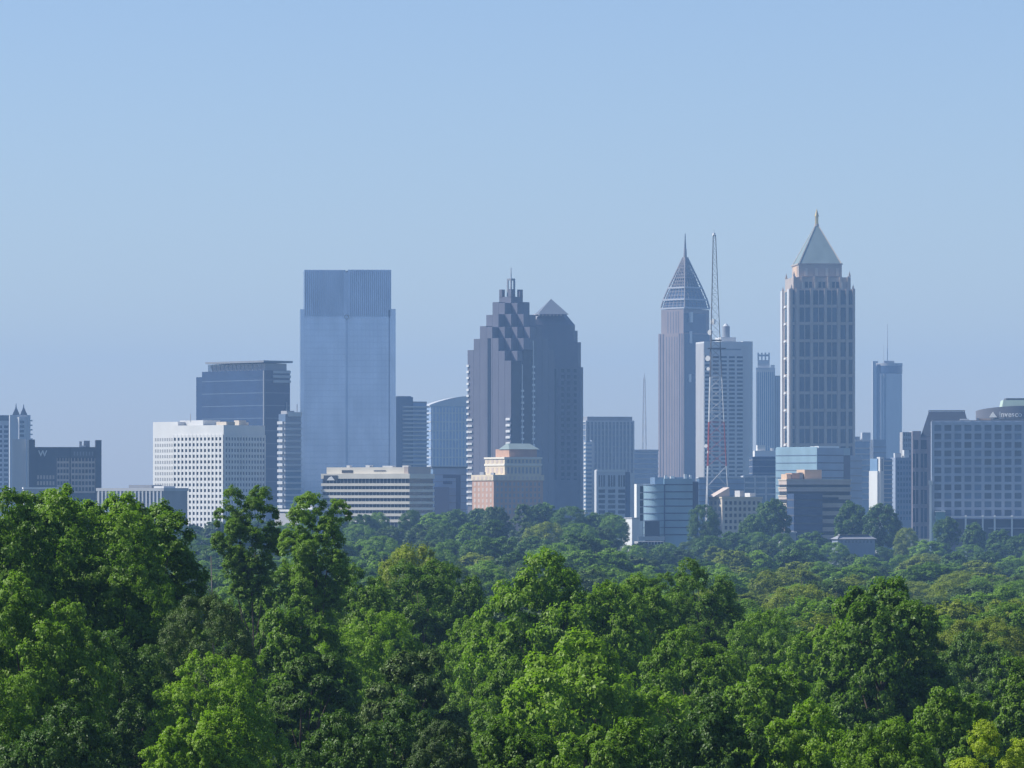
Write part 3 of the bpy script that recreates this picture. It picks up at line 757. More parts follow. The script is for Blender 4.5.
mb = MB(); mb.bar((0, 0, zf(236)), (0, 0, zf(233)), .9, .7, 8); mb.build('beacon', 'white_concrete', mast)
mb = MB(); mb.bar((0, 0, zf(233)), (0, 0, zf(230)), .12); mb.build('antenna', 'steel', mast)

# --- pyramid roofed landmark tower
b = Bld('gabled_skyscraper', 'tall brown granite tower with pinnacles, green pyramid roof and gold finial', 'skyscraper', 3430, 4.6, 781.8, 790.6, 854.3)
m_ = b.m
zt = b.Z(289)
b.core(b.full, 0, zt, 'brown_granite', 'shaft')
wr = [(b.Z(289+17.35*(i+1))+m_(1.9), b.Z(289+17.35*i)-m_(1.2)) for i in range(13)]
cols = [(b.U(791.8), b.U(794.6)), (b.U(799.6), b.U(804.2)), (b.U(805.2), b.U(809.8)), (b.U(813.2), b.U(818)), (b.U(819), b.U(823.8)), (b.U(827), b.U(831.2)), (b.U(832.2), b.U(836.6)), (b.U(840.6), b.U(845.6)), (b.U(848.4), b.U(852.6))]
b.windows(b.full, 'F', cols, wr[:10], 'glass_grid', o1=.12)
b.piers(b.full, 'F', [b.U(791.0), b.U(797.2), b.U(811.5), b.U(825.4), b.U(838.6), b.U(847), b.U(853.6)], m_(2.6), 1.3, 0, zt+.3, 'brown_granite')
b.piers(b.full, 'F', [b.U(804.7), b.U(818.5), b.U(831.7)], m_(.8), .6, 0, zt-.2, 'brown_granite', 'mullion')
b.bands(b.full, [b.Z(289+17.35*(i+1))-m_(.9) for i in range(12)], m_(1.9), .35, 'brown_granite', 'spandrel_band')
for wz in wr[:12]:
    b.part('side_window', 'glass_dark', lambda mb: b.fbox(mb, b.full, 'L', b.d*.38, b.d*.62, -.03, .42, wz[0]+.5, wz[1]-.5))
    b.part('sunlit_block', 'white_concrete', lambda mb: b.fbox(mb, b.full, 'L', b.d*.40, b.d*.60, -.03, 1.1, wz[0]-m_(2.2), wz[0]-m_(.4)))  # white blocks paint sunlight onto the left face
b.piers(b.full, 'L', [b.d*.12, b.d*.88], b.d*.2, 1.2, 0, zt+.2, 'offwhite')  # offwhite puts the sunlight on this side into the pier colour
t1 = (m_(3), b.w-m_(3.2), m_(3), b.d-m_(3))
b.core(t1, zt-.1, b.Z(277), 'brown_granite', 'upper_tier')
b.piers(t1, 'F', [m_(1.4), m_(9), m_(22), m_(35.6), m_(48), m_(55.6)], m_(2.2), 1.2, zt-.05, b.Z(276.2), 'brown_granite')
b.windows(t1, 'F', [(m_(12+4.1*i+ (5.4 if i > 1 else 0) + (5.4 if i > 3 else 0)), m_(14.8+4.1*i+(5.4 if i > 1 else 0)+(5.4 if i > 3 else 0))) for i in range(6)], [(b.Z(287.5), b.Z(281.5))], 'glass_dark', o1=.12, name='arched_window')
t2 = (b.U(798.6, m_(8)), b.U(841.8, m_(8)), m_(8), b.d-m_(8))
rc = ((t2[0]+t2[1])/2, b.d/2)
b.core(t2, b.Z(277.2, b.d*.3), b.Z(264.4, b.d*.3), 'brown_granite', 'attic')
b.part('cornice', 'brown_granite', lambda mb: b.vol(mb, t2, b.Z(265, b.d*.3), b.Z(263.8, b.d*.3), .6))
for i in range(4):
    b.part('gable', 'tan_stone', lambda mb: b.fbox(mb, t2, 'F', m_(6+10.5*i), m_(9+10.5*i), -.05, .8, b.Z(276.5, b.d*.3), b.Z(268.5, b.d*.3)))
for i in range(4):
    b.part('gable', 'tan_stone', lambda mb: b.fbox(mb, t1, 'F', m_(8.2+13.3*i), m_(10+13.3*i), 1.2, 1.7, b.Z(290, b.d*.3), b.Z(283, b.d*.3)))
for uu, vv, z0, z1 in ((m_(1), m_(1), zt, 284), (b.w-m_(1), m_(1), zt, 284), (m_(1), b.d-m_(1), zt, 284), (b.w-m_(1), b.d-m_(1), zt, 284),
                       (t1[0]+m_(1), t1[2]+m_(1), b.Z(277, b.d*.3), 270.6), (t1[1]-m_(1), t1[2]+m_(1), b.Z(277, b.d*.3), 270.6), (t1[0]+m_(1), t1[3]-m_(1), b.Z(277, b.d*.3), 270.6), (t1[1]-m_(1), t1[3]-m_(1), b.Z(277, b.d*.3), 270.6)):
    b.part('pinnacle', 'brown_granite', lambda mb: mb.cone(b.pts([(uu-m_(1.3), vv-m_(1.3)), (uu+m_(1.3), vv-m_(1.3)), (uu+m_(1.3), vv+m_(1.3)), (uu-m_(1.3), vv+m_(1.3))]), z0-.1, b.P(uu, vv, b.Z(z1))))
b.part('side_gable', 'orange_render', lambda mb: b.fbox(mb, t2, 'L', (t2[3]-t2[2])*.2, (t2[3]-t2[2])*.8, -.05, .3, b.Z(277, b.d*.3), b.Z(266, b.d*.3)))
rc = ((t2[0]+t2[1])/2, (t2[2]+t2[3])/2); hu, hv = (t2[1]-t2[0])/2-m_(.6), (t2[3]-t2[2])/2-m_(.6)
q0 = [(rc[0]-hu, rc[1]-hv), (rc[0]+hu, rc[1]-hv), (rc[0]+hu, rc[1]+hv), (rc[0]-hu, rc[1]+hv)]
q1 = [(rc[0]+(x-rc[0])*.07, rc[1]+(y-rc[1])*.07) for x, y in q0]
rf = b.part('pyramid_roof', 'copper_green', lambda mb: mb.prism(b.pts(q0), b.Z(263.7, b.d*.3), b.Z(225.6, b.d*.5), b.pts(q1)))
def edges(mb):
    for a, c in zip(b.pts(q0), b.pts(q1)): mb.bar((*a, b.Z(263.7, b.d*.3)), (*c, b.Z(225.6, b.d*.5)), m_(.75), m_(.5), 4)
b.part('roof_edge', 'tan_stone', edges, rf)
b.part('finial_base', 'brown_granite', lambda mb: mb.prism(b.pts(circle(*rc, m_(2.2), 8)), b.Z(226, b.d*.5), b.Z(223.6, b.d*.5)))
b.part('finial_stem', 'gold', lambda mb: mb.prism(b.pts(circle(*rc, m_(1.7), 8)), b.Z(223.8, b.d*.5), b.Z(216, b.d*.5)))
b.part('finial_cone', 'gold', lambda mb: mb.cone(b.pts(circle(*rc, m_(2.4), 12)), b.Z(216.3, b.d*.5), b.P(*rc, b.Z(208.4, b.d*.5))))

# --- cylinder hotel
D = 5000; k = D/F
x0 = (888.8-512)*k; gz = ground(x0, D)
cyl = empty('cylinder_tower', (x0, D, gz))
tag(cyl, 'distant pale blue round tower with dark top band, lift shaft and thin antenna', 'hotel tower')
zf = lambda py: ZC+(YH-py)*k-gz
def mkp(name, mat, fn, smooth=False):
    mb = MB(); fn(mb); return mb.build(name, mat, cyl, smooth)
r = 13.2*k
mkp('drum', 'light_grey', lambda mb: mb.prism(circle(0, 0, r, 40), 0, zf(373.8)))
mkp('top_band', 'glass_navy', lambda mb: mb.prism(circle(0, 0, r+.5, 40), zf(373.8), zf(366)))
mkp('roof_rim', 'grey_concrete', lambda mb: mb.prism(circle(0, 0, r+.6, 40), zf(366), zf(363.4)))
mkp('roof_house', 'mid_grey', lambda mb: mb.box(-5*k, 5*k, -5*k, 5*k, zf(363.6), zf(361)))
mkp('lift_shaft', 'light_grey', lambda mb: mb.box(-16.4*k, -11*k, -4*k, 4*k, 0, zf(361.2)))
mkp('shaft_glazing', 'glass_navy', lambda mb: mb.box(-12.8*k, -9.6*k, -10.5*k, -2*k, 0, zf(364.6)))
mkp('light_strip', 'light_grey', lambda mb: mb.box(-9.5*k, -7.6*k, -12*k, -9*k, 0, zf(374)))
mkp('light_strip', 'glass_navy', lambda mb: mb.box(-5.4*k, -4.3*k, -13.3*k, -11*k, 0, zf(374)))
mkp('antenna', 'steel', lambda mb: mb.bar((-1.3*k, 0, zf(361)), (-1.3*k, 0, zf(324)), .5, .25))
mkp('antenna', 'steel', lambda mb: mb.bar((-5*k, 0, zf(361)), (-5*k, 0, zf(345)), .3, .15))

# --- small blocks right of the landmark tower
b = Bld('toothed_block', 'hazy blue-grey block with a toothed parapet right of the brown granite tower', 'office', 3550, 2, 852, 854.6, 872.4, d=24)
b.core(b.full, 0, b.Z(441.5), 'glass_sky')
for i in range(8):
    b.part('parapet_tooth', 'light_grey', lambda mb: b.box(mb, .5+b.w*i/8, .5+b.w*i/8+1.0, 0, 1.0, b.Z(441.6), b.Z(439.8)))
b.part('roof_house', 'light_grey', lambda mb: b.box(mb, b.U(863), b.U(871.5), 6, 16, b.Z(441.6), b.Z(432.4)))
b.part('roof_house', 'mid_grey', lambda mb: b.box(mb, b.U(856), b.U(861), 8, 14, b.Z(441.6), b.Z(436.5)))
b.bands(b.full, steps(b.Z(500), b.Z(445), 4.2), 1.0, .25, 'light_grey')

b = Bld('plain_blue_block', 'plain blue block at the foot of the distant round tower', 'office', 3450, 3, 872, 873.4, 886, d=20)
b.core(b.full, 0, b.Z(439.5), 'glass_sky')
b.bands(b.full, steps(b.Z(500), b.Z(443), 4.2), .7, .2, 'glass_slate', 'floor_line')

b = Bld('white_edged_block', 'small dark block with one bright white edge beside the round tower', 'office', 3500, 2, 901, 902.6, 911.4, d=18)
b.core(b.full, 0, b.Z(432), 'grey_concrete')
b.part('white_edge', 'white_concrete', lambda mb: b.box(mb, b.w, b.w+b.m(.9), -.4, b.d, 0, b.Z(431.6)))
b.windows(b.full, 'F', spread(.5, b.w-.3, 4, .55), [(z, z+2.2) for z in steps(b.Z(480), b.Z(436), 4)], 'glass_window')

b = Bld('white_slender_tower', 'slender tower with two bright white end walls and banded blue glass', 'apartment tower', 2500, 22, 870, 878, 893)
wz = b.Z(471)
b.core((0, b.U(893), 1, b.d), 0, b.Z(458.5), 'glass_sky', 'glazing')
b.part('end_wall', 'offwhite', lambda mb: b.box(mb, -.6, 1.0, -.4, b.d, 0, wz))
b.part('end_wall', 'offwhite', lambda mb: b.box(mb, b.U(879), b.U(883), -1.2, 2.5, 0, b.Z(457)))
b.part('stair_glazing', 'glass_slate', lambda mb: b.box(mb, b.U(880.6), b.U(881.8), -1.35, 0, b.Z(471), b.Z(459)))
b.bands((b.U(883.6), b.U(893), 1, b.d), steps(b.Z(512), b.Z(461), b.m(4.6)), b.m(1.1), .4, 'light_grey')

b = Bld('grey_lattice_block', 'grey mid-rise block of small faint windows left of the dark hip-roofed tower', 'office', 2900, 4, 892.6, 895.4, 912.4, d=20)
b.core(b.full, 0, b.Z(457.5), 'slate_concrete')
b.part('roof_house', 'offwhite', lambda mb: b.box(mb, b.U(904.6), b.U(909.5), 2, 9, b.Z(457.7), b.Z(450)))
b.part('roof_house', 'light_grey', lambda mb: b.box(mb, b.U(896), b.U(902), 4, 10, b.Z(457.7), b.Z(453)))
b.windows(b.full, 'F', spread(.8, b.w-.6, 5, .55), [(z, z+1.9) for z in steps(b.Z(520), b.Z(461), 3.4)], 'glass_pane_blue')

# --- right hand cluster
b = Bld('hip_roofed_tower', 'pinkish tower under a dark hipped roof with railing, partly behind the big gridded block', 'tower', 2800, -4.2, 910, 912.4, 976, d=40)
fw = (0, b.U(921), 0, b.d)
b.core(fw, 0, b.Z(431), 'pink_granite', 'wing')
mw = (b.U(921), b.w, 1.5, b.d-2)
b.core(mw, 0, b.Z(436.4), 'pink_granite')
e = [(mw[0], mw[2]-.6), (b.U(972.5), mw[2]-.6), (b.U(972.5), mw[3]), (mw[0], mw[3])]
t_ = [(b.U(929.2), mw[2]+9), (b.U(965.2), mw[2]+9), (b.U(965.2), mw[3]-9), (b.U(929.2), mw[3]-9)]
b.part('hipped_roof', 'slate_roof', lambda mb: mb.prism(b.pts(e), b.Z(436.5), b.Z(411.6), b.pts(t_)))
def rail(mb):
    q = b.pts(t_)
    for i in range(4):
        mb.bar((*q[i], b.Z(410.3)), (*q[(i+1) % 4], b.Z(410.3)), .3, k=4)
        n = 14 if i % 2 == 0 else 8
        for j in range(n):
            p = Vector((*q[i], 0)).lerp(Vector((*q[(i+1) % 4], 0)), j/n)
            mb.bar((p.x, p.y, b.Z(411.8)), (p.x, p.y, b.Z(410.2)), .22, k=4)
b.part('roof_railing', 'mid_grey', rail)
rows = [(b.Z(452+18.2*i+15.6), b.Z(452+18.2*i+1.6)) for i in range(5)]
b.windows((0, b.w, 0, b.d), 'F', [(b.U(912.9), b.U(918.2)), (b.U(920.8), b.U(927))], rows, 'glass_grid', o1=.2 if True else 0)
b.windows((0, b.w, 0, b.d), 'F', [(b.U(914), b.U(918.2)), (b.U(920.8), b.U(926.6))], [(b.Z(449), b.Z(440))], 'glass_grid', o1=.2)
b.part('front_bay', 'pink_granite', lambda mb: b.box(mb, b.U(920.2), b.U(929), .02, 3, 0, b.Z(438)))
b.piers((0, b.w, 0, b.d), 'F', [b.U(915.5), b.U(923.8)], .45, .5, 0, b.Z(450), 'pink_granite', 'mullion')
b.piers((0, b.w, 0, b.d), 'F', [b.U(919.5)], b.m(2.2), .5, 0, b.Z(431.5), 'pink_granite')
b.piers((0, b.w, 0, b.d), 'F', [b.U(930)], b.m(3.4), 1.0, 0, b.Z(437), 'pink_granite')

b = Bld('big_gridded_block', 'broad blue-grey office block with a square grid of recessed dark windows', 'office', 2450, -4.4, 930.2, 931.5, 1066, d=30)
zt = b.Z(421.2)
b.core(b.full, 0, zt, 'blue_concrete')
cols = [(b.U(934.4+10.02*i), b.U(934.4+10.02*i+6.9)) for i in range(13)]
rows = [(b.Z(428+8.47*i+2.95), b.Z(428+8.47*i-2.85)) for i in range(11)]
zl = b.Z(519)
b.grid(b.full, 'F', cols, rows, 0, b.w, zl, zt-.4, 1.0, 'blue_concrete')
b.windows(b.full, 'F', cols[:9], rows, 'glass_pane_blue', o1=.15)
b.windows(b.full, 'F', cols[9:], rows, 'glass_pane_blue', o1=.15, limit=0)
b.part('parapet', 'mid_grey', lambda mb: b.vol(mb, b.full, zt-.1, zt+.5, -.4))
b.part('roof_deck', 'white_concrete', lambda mb: b.box(mb, b.U(960), b.U(969), 2, 8, zt+.4, b.Z(418.8)))
b.part('rooftop_unit', 'mid_grey', lambda mb: b.box(mb, b.U(976.5), b.U(979), 3, 6, zt+.4, b.Z(418)))
b.part('rooftop_unit', 'orange_render', lambda mb: b.box(mb, b.U(979), b.U(991), 5, 12, zt+.4, b.Z(418.4)))
# entrance pergola at its foot
b.part('podium', 'dark_grey', lambda mb: b.box(mb, b.U(945), b.U(1062), -7, .1, 0, b.Z(519)))
b.part('canopy', 'white_concrete', lambda mb: b.box(mb, b.U(951), b.U(1062), -9.5, -6.2, b.Z(517.4), b.Z(516.5)))
b.part('canopy', 'light_grey', lambda mb: b.box(mb, b.U(988), b.U(1062), -8, -6.5, b.Z(528.4), b.Z(527.6)))
for px in (965.4, 982.4, 994.3, 1011.5, 1030, 1050):
    b.part('canopy_post', 'white_concrete', lambda mb: b.box(mb, b.U(px)-.45, b.U(px)+.45, -9.0, -8.1, 0, b.Z(515)))
b.part('service_block', 'teal_wall', lambda mb: b.box(mb, b.U(936), b.U(945), -6, .1, 0, b.Z(512)))
b.part('service_roof', 'white_concrete', lambda mb: b.box(mb, b.U(935), b.U(945.3), -6.4, .1, b.Z(512), b.Z(510.9)))
b.part('sunlit_corner_strip', 'white_concrete', lambda mb: b.box(mb, b.U(929.4), b.U(931.6), -3.2, -1.5, 0, b.Z(481)))  # white strip paints the sunlight on the left face at the podium
b.part('sunlit_strip_cap', 'offwhite', lambda mb: b.box(mb, b.U(928.6), b.U(932.6), -3.6, -1.4, b.Z(484.6), b.Z(480.6)))  # pale head of the painted sunlit strip

b = Bld('sign_topped_building', 'building with a curved signboard of pale lettering and a pale green roof', 'office', 2640, -1, 981, 982.5, 1072, d=34)
cx, cy, rr = b.U(1034), 29.0, b.m(54)
arc = [p for p in circle(cx, cy, rr, 36, math.pi*1.06, math.pi*1.94, False)]
sc_y = lambda p, g=1.0: (p[0], cy + (p[1]-cy)*.52*g + 0)
arcp = [sc_y(p) for p in arc]
b.part('shaft', 'pink_granite', lambda mb: mb.prism(b.pts(arcp + [(arcp[-1][0], b.d+8), (arcp[0][0], b.d+8)]), 0, b.Z(418.8)))
arcq = [(cx+(x-cx)*1.02, cy+(y-cy)*1.02) for x, y in arcp]
n = len(arcq)
def signband(mb):
    k0 = len(mb.v)
    for i, (x, y) in enumerate(arcq):
        top = 410.2 - 5.0*math.sin(math.pi*i/(n-1))
        mb.v += [b.P(x, y, b.Z(418.7)), b.P(x, y, b.Z(top)), b.P(x, y+2.0, b.Z(top)), b.P(x, y+2.0, b.Z(418.7))]
    for i in range(n-1):
        a = k0+4*i; c = a+4
        mb.f += [(a, c, c+1, a+1), (a+1, c+1, c+2, a+2), (a+2, c+2, c+3, a+3), (a, a+3, c+3, c)]
    mb.f += [(k0, k0+1, k0+2, k0+3), (k0+4*n-1, k0+4*n-2, k0+4*n-3, k0+4*n-4)]
b.part('signboard', 'sign_grey', signband)
yy = min(p[1] for p in arcq)
def face_y(px):
    u = b.U(px)
    best = min(arcq, key=lambda p: abs(p[0]-u)); return best[1]
t3 = [(b.U(1002.5), 17), (b.U(1066), 17), (b.U(1066), 40), (b.U(1002.5), 40)]
t4 = [(b.U(1006.5), 20), (b.U(1061), 20), (b.U(1061), 38), (b.U(1006.5), 38)]
b.part('roof', 'pale_green_roof', lambda mb: mb.prism(b.pts(t3), b.Z(419), b.Z(399.4), b.pts(t4)))
b.part('roof_cap', 'dark_grey', lambda mb: b.box(mb, b.U(1009.6), b.U(1058), 22, 36, b.Z(399.5), b.Z(397.4)))
sl = lambda pa, pb: math.atan2(face_y(pb)-face_y(pa), b.U(pb)-b.U(pa))
px = 1001.4
for ch, adv in (('I', 1.6), ('n', 3.5), ('v', 3.2), ('e', 3.4), ('s', 3.0), ('c', 3.0), ('o', 3.4)):
    ang = sl(px, px+adv)
    letters(ch, b.m(7.6), .12, 'sign_letter', 'white_concrete', b.root, Matrix.Translation(b.P(b.U(px), face_y(px+adv*.5)-.9, b.Z(416.4))) @ Matrix.Rotation(ang, 4, 'Z') @ UPRIGHT)
    px += adv*1.05
def mountain(mb):
    q = [(991.8, 416.8), (999.8, 416.8), (997, 413.6), (995.6, 411.2), (994, 413.2)]
    n = len(mb.v)
    for o in (-1.1, -.6):
        for x, y in q: mb.v.append(b.P(b.U(x), face_y(996)+o - (x-996)*.32*b.k, b.Z(y)))
    mb.f += [(n, n+1, n+2, n+3, n+4), (n+9, n+8, n+7, n+6, n+5)] + [(n+i, n+5+i, n+5+(i+1) % 5, n+(i+1) % 5) for i in range(5)]
b.part('sign_emblem', 'white_concrete', mountain)

# --- teal glass mid-rise
b = Bld('teal_glass_office', 'pale teal glass mid-rise with rounded left end and thin dark floor lines', 'office', 2300, 4, 640, 644.4, 699, d=30)
fb = (b.U(664.4), b.U(692.6), 0, b.d)
b.core(fb, 0, b.Z(478.6), 'glass_teal', 'glazing')
rc_ = (b.U(660), 9.0)
curve = [(b.U(664.2), .2)] + [(b.U(645.2), b.d)] 
cp = circle(rc_[0], rc_[1]+.6, b.m(15.6), 16, math.pi, math.pi*1.5, False)
cpts = cp + [(b.U(664.3), cp[-1][1]), (b.U(664.3), b.d-.5), (cp[0][0], b.d-.5)]
b.part('curved_glazing', 'glass_teal_pale', lambda mb: mb.prism(b.pts(cpts), 0, b.Z(484)))
lines = [484.6+7.15*i for i in range(8)]
for y in lines:
    b.part('floor_line', 'glass_navy', lambda mb: b.box(mb, fb[0], fb[1]+.1, -.25, 1, b.Z(y+.55), b.Z(y-.55)))
    cq = [(rc_[0]+(x-rc_[0])*1.02, y_-.25) for x, y_ in cp]
    b.part('floor_line', 'glass_slate', lambda mb: mb.prism(b.pts(cq + [(b.U(664.2), cq[-1][1]), (b.U(664.2), 12), (cq[0][0], 12)]), b.Z(y+.5), b.Z(y-.4)))
b.part('side_recess', 'glass_navy', lambda mb: b.box(mb, b.U(692.7), b.U(699), 2, b.d, 0, b.Z(481.5)))
b.part('stair_tower', 'white_concrete', lambda mb: b.box(mb, b.U(638.2), b.U(645.2), 8, 20, 0, b.Z(484)))
for i in range(5):
    b.part('stair_window', 'charcoal', lambda mb: b.box(mb, b.U(641.6), b.U(644.9), 7.85, 9, b.Z(492.2+7.15*i), b.Z(486+7.15*i)))
b.part('dark_rib', 'glass_navy', lambda mb: b.box(mb, b.U(664), b.U(665), -.35, 1, 0, b.Z(484)))
b.part('penthouse', 'glass_sky', lambda mb: b.box(mb, b.U(656), b.U(692), 5, b.d-2, b.Z(484), b.Z(477.2)))
roof_boxes(b, b.full, b.Z(478.7), [(b.U(665), b.U(668), 2, 4, 1.6), (b.U(671), b.U(675), 2, 5, 1.2), (b.U(684.6), b.U(687.2), 1.5, 3.5, 2.2), (b.U(690), b.U(692), 1.5, 3.5, 1.8)], 'white_concrete')
b.part('entrance_base', 'dark_grey', lambda mb: b.box(mb, b.U(643), b.U(658), -8, -6.6, 0, b.Z(521)))

b = Bld('blue_lowrise', 'low light-blue glass block tucked behind the teal mid-rise and the mast legs', 'office', 2620, 2, 696, 699, 744, d=20)
b.core(b.full, 0, b.Z(478), 'glass_sky', 'glazing')
b.bands(b.full, steps(b.Z(520), b.Z(481), b.m(6)), b.m(.9), .3, 'glass_slate', 'floor_line')
b.part('roof_edge', 'light_grey', lambda mb: b.vol(mb, b.full, b.Z(478.2), b.Z(477.2), .3))

b = Bld('white_box_building', 'small white windowless building standing at the edge of the wood', 'building', 2150, 35, 625, 632, 639.4)
b.core(b.full, 0, b.Z(518.4), 'white_concrete')
b.part('lower_wing', 'offwhite', lambda mb: b.box(mb, 1.5, b.w-2, b.d, b.d+4, 0, b.Z(521)))
b.part('roof_edge', 'light_grey', lambda mb: b.vol(mb, b.full, b.Z(518.5), b.Z(517.6), .25))
b.part('service_door', 'grey_concrete', lambda mb: b.fbox(mb, b.full, 'F', 1.0, 2.4, -.05, .08, .3, 3.2))

b = Bld('parking_deck', 'low grey parking deck in front of the teal glass mid-rise', 'parking deck', 2120, 8, 635, 638, 664.5, d=10)
b.core(b.full, 0, b.Z(541.5), 'grey_concrete', 'deck')
b.part('parapet', 'light_grey', lambda mb: b.fbox(mb, b.full, 'F', 0, b.w, -.05, .3, b.Z(540.5), b.Z(536.4)))
b.windows(b.full, 'F', spread(.4, b.w-.4, 8, .6), [(b.Z(545), b.Z(542))], 'charcoal', name='opening')

# --- tan building with the diagonal frames
b = Bld('tan_building', 'small tan block with square windows behind the legs of the red and white mast', 'building', 2300, 27, 709, 722.2, 762)
b.core(b.full, 0, b.Z(498), 'tan_stone')
b.part('parapet', 'cream_stone', lambda mb: b.vol(mb, b.full, b.Z(498.5), b.Z(496.8), .3))
rows = [(b.Z(502.8+6.2*i+1.9), b.Z(502.8+6.2*i-1.6)) for i in range(6)]
cols = spread(.6, b.d-.6, 3, .5)
b.windows(b.full, 'L', cols, rows, 'mid_grey', o1=.1)
b.windows(b.full, 'F', spread(.8, b.w-.6, 8, .5), rows, 'glass_dark', o1=.1)
def slope(mb):
    p = [(b.U(713), b.Z(496.8)), (b.U(729), b.Z(487.4)), (b.U(729), b.Z(496.8))]
    n = len(mb.v)
    for v in (3, 9):
        for u, z in p: mb.v.append(b.P(u+2, v, z))
    mb.f += [(n, n+2, n+1), (n+3, n+4, n+5), (n, n+1, n+4, n+3), (n+1, n+2, n+5, n+4), (n+2, n, n+3, n+5)]
b.part('sloped_roof', 'beige_band', slope)
b.part('roof_house', 'light_grey', lambda mb: b.box(mb, b.U(743), b.U(747), 3, 8, b.Z(496.8), b.Z(490.6)))
b.part('roof_house', 'white_concrete', lambda mb: b.box(mb, b.U(752), b.U(757.5), 2, 7, b.Z(496.8), b.Z(493)))

# --- block row around the foot of the brown tower
b = Bld('cream_penthouse_block', 'dark flat block carrying a penthouse whitened to look sunlit, right of the white gridded tower', 'office', 3050, 2, 750, 752.6, 777, d=26)
b.core(b.full, 0, b.Z(456.6), 'glass_navy', 'glazing')
b.part('penthouse', 'white_concrete', lambda mb: b.box(mb, b.U(755), b.U(776), 2, 16, b.Z(456.8), b.Z(450.6)))  # white concrete puts the missing sunlight into the penthouse colour
b.part('roof_house', 'white_concrete', lambda mb: b.box(mb, b.U(757.8), b.U(765.6), 3, 12, b.Z(450.8), b.Z(445)))
b.part('rooftop_unit', 'white_concrete', lambda mb: b.box(mb, b.U(771.5), b.U(774), 3, 6, b.Z(450.8), b.Z(448)))
b.bands(b.full, steps(b.Z(500), b.Z(460), 4.2), .5, .15, 'mid_grey', 'floor_line')

b = Bld('bayed_blue_block', 'low blue glass block with pale upright bays in front of the dark flat block', 'office', 2850, 2, 741, 744, 777, d=20)
b.core(b.full, 0, b.Z(475.4), 'glass_blue', 'glazing')
b.piers(b.full, 'F', [0, b.U(755), b.U(766), b.U(776)], b.m(1.6), .5, 0, b.Z(475.6), 'light_grey')
b.bands(b.full, [b.Z(477.5), b.Z(483.3), b.Z(489), b.Z(495)], b.m(1.6), .3, 'light_grey')

b = Bld('light_blue_office', 'pale blue glass office with thin dark floor lines before the brown granite tower', 'office', 2700, 40, 775.6, 817, 850)
zt = b.Z(447.8)
b.core(b.full, 0, zt, 'glass_teal_pale', 'glazing')
b.part('shade_tinted_glazing', 'glass_sky', lambda mb: b.fbox(mb, b.full, 'F', .2, b.U(843.4), -.05, .2, 0, zt-.2))  # darker blue sheet puts the front's shade into the glass colour
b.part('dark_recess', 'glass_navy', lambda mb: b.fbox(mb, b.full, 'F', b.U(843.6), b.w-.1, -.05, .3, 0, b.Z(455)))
for i in range(10):
    y = 455+7.5*i
    b.part('floor_line', 'glass_navy', lambda mb: b.fbox(mb, b.full, 'F', .3, b.U(843.4), -.05, .35, b.Z(y+.8), b.Z(y-.3)))
    b.part('floor_line', 'glass_slate', lambda mb: b.fbox(mb, b.full, 'L', .3, b.d-.3, -.05, .2, b.Z(y+.45), b.Z(y-.2)))
b.part('lower_wing', 'glass_sky', lambda mb: b.box(mb, b.w+.2, b.U(864.5), 2, 20, 0, b.Z(455.2)))
for i in range(8):
    y = 460.5+7.5*i
    b.part('floor_line', 'glass_slate', lambda mb: b.box(mb, b.w+.1, b.U(864.6), 1.7, 3, b.Z(y+.6), b.Z(y-.5)))
roof_boxes(b, b.full, zt, [(4, 20, 3, 6, 1.0), (8, 16, 8, 14, .9)], 'white_concrete')
b.part('parapet', 'glass_teal_pale', lambda mb: b.box(mb, .3, .8, .3, b.d-.3, zt-.1, zt+.6))

b = Bld('brown_banded_office', 'brown and beige banded office with a sunlit orange penthouse', 'office', 2330, 20, 779.5, 787, 849.8)
zt = b.Z(479.4)
b.core(b.full, 0, zt, 'glass_office', 'glazing')
for i in range(9):
    y = 481.2+8.0*i
    mb = MB(); b.vol(mb, b.full, b.Z(y+2.2 if i else y+3.4), b.Z(y-1.7), .35); mb.build('floor_band', 'beige_band', b.root)
for i in range(9):
    mb = MB(); b.vol(mb, b.full, b.Z(480.5+8.0*i), b.Z(479.3+8.0*i), .6); mb.build('sill_band', 'tan_stone', b.root)
b.part('penthouse', 'orange_render', lambda mb: b.box(mb, b.U(808), b.U(825), 4, 14, zt-.1, b.Z(469.6)))
b.part('roof_house', 'brick_orange', lambda mb: b.box(mb, b.U(795), b.U(803), 4, 12, zt-.1, b.Z(473)))
b.part('roof_house', 'orange_render', lambda mb: b.box(mb, b.U(790), b.U(794.5), 4, 11, zt-.1, b.Z(474)))
b.part('rooftop_unit', 'grey_concrete', lambda mb: b.box(mb, b.U(802.5), b.U(807), 5, 9, zt-.1, b.Z(472.5)))
b.part('front_wing', 'glass_navy', lambda mb: b.box(mb, b.U(786.5), b.U(815), -9, -.7, 0, b.Z(493.6)))
for i in range(5):
    b.part('wing_band', 'dark_grey', lambda mb: b.box(mb, b.U(786.3), b.U(815.2), -9.25, -.7, b.Z(500.6+7.8*i), b.Z(499.0+7.8*i)))
b.part('dark_opening', 'charcoal', lambda mb: b.fbox(mb, b.full, 'F', b.U(816), b.U(838), .3, .7, b.Z(501), b.Z(497.4)))

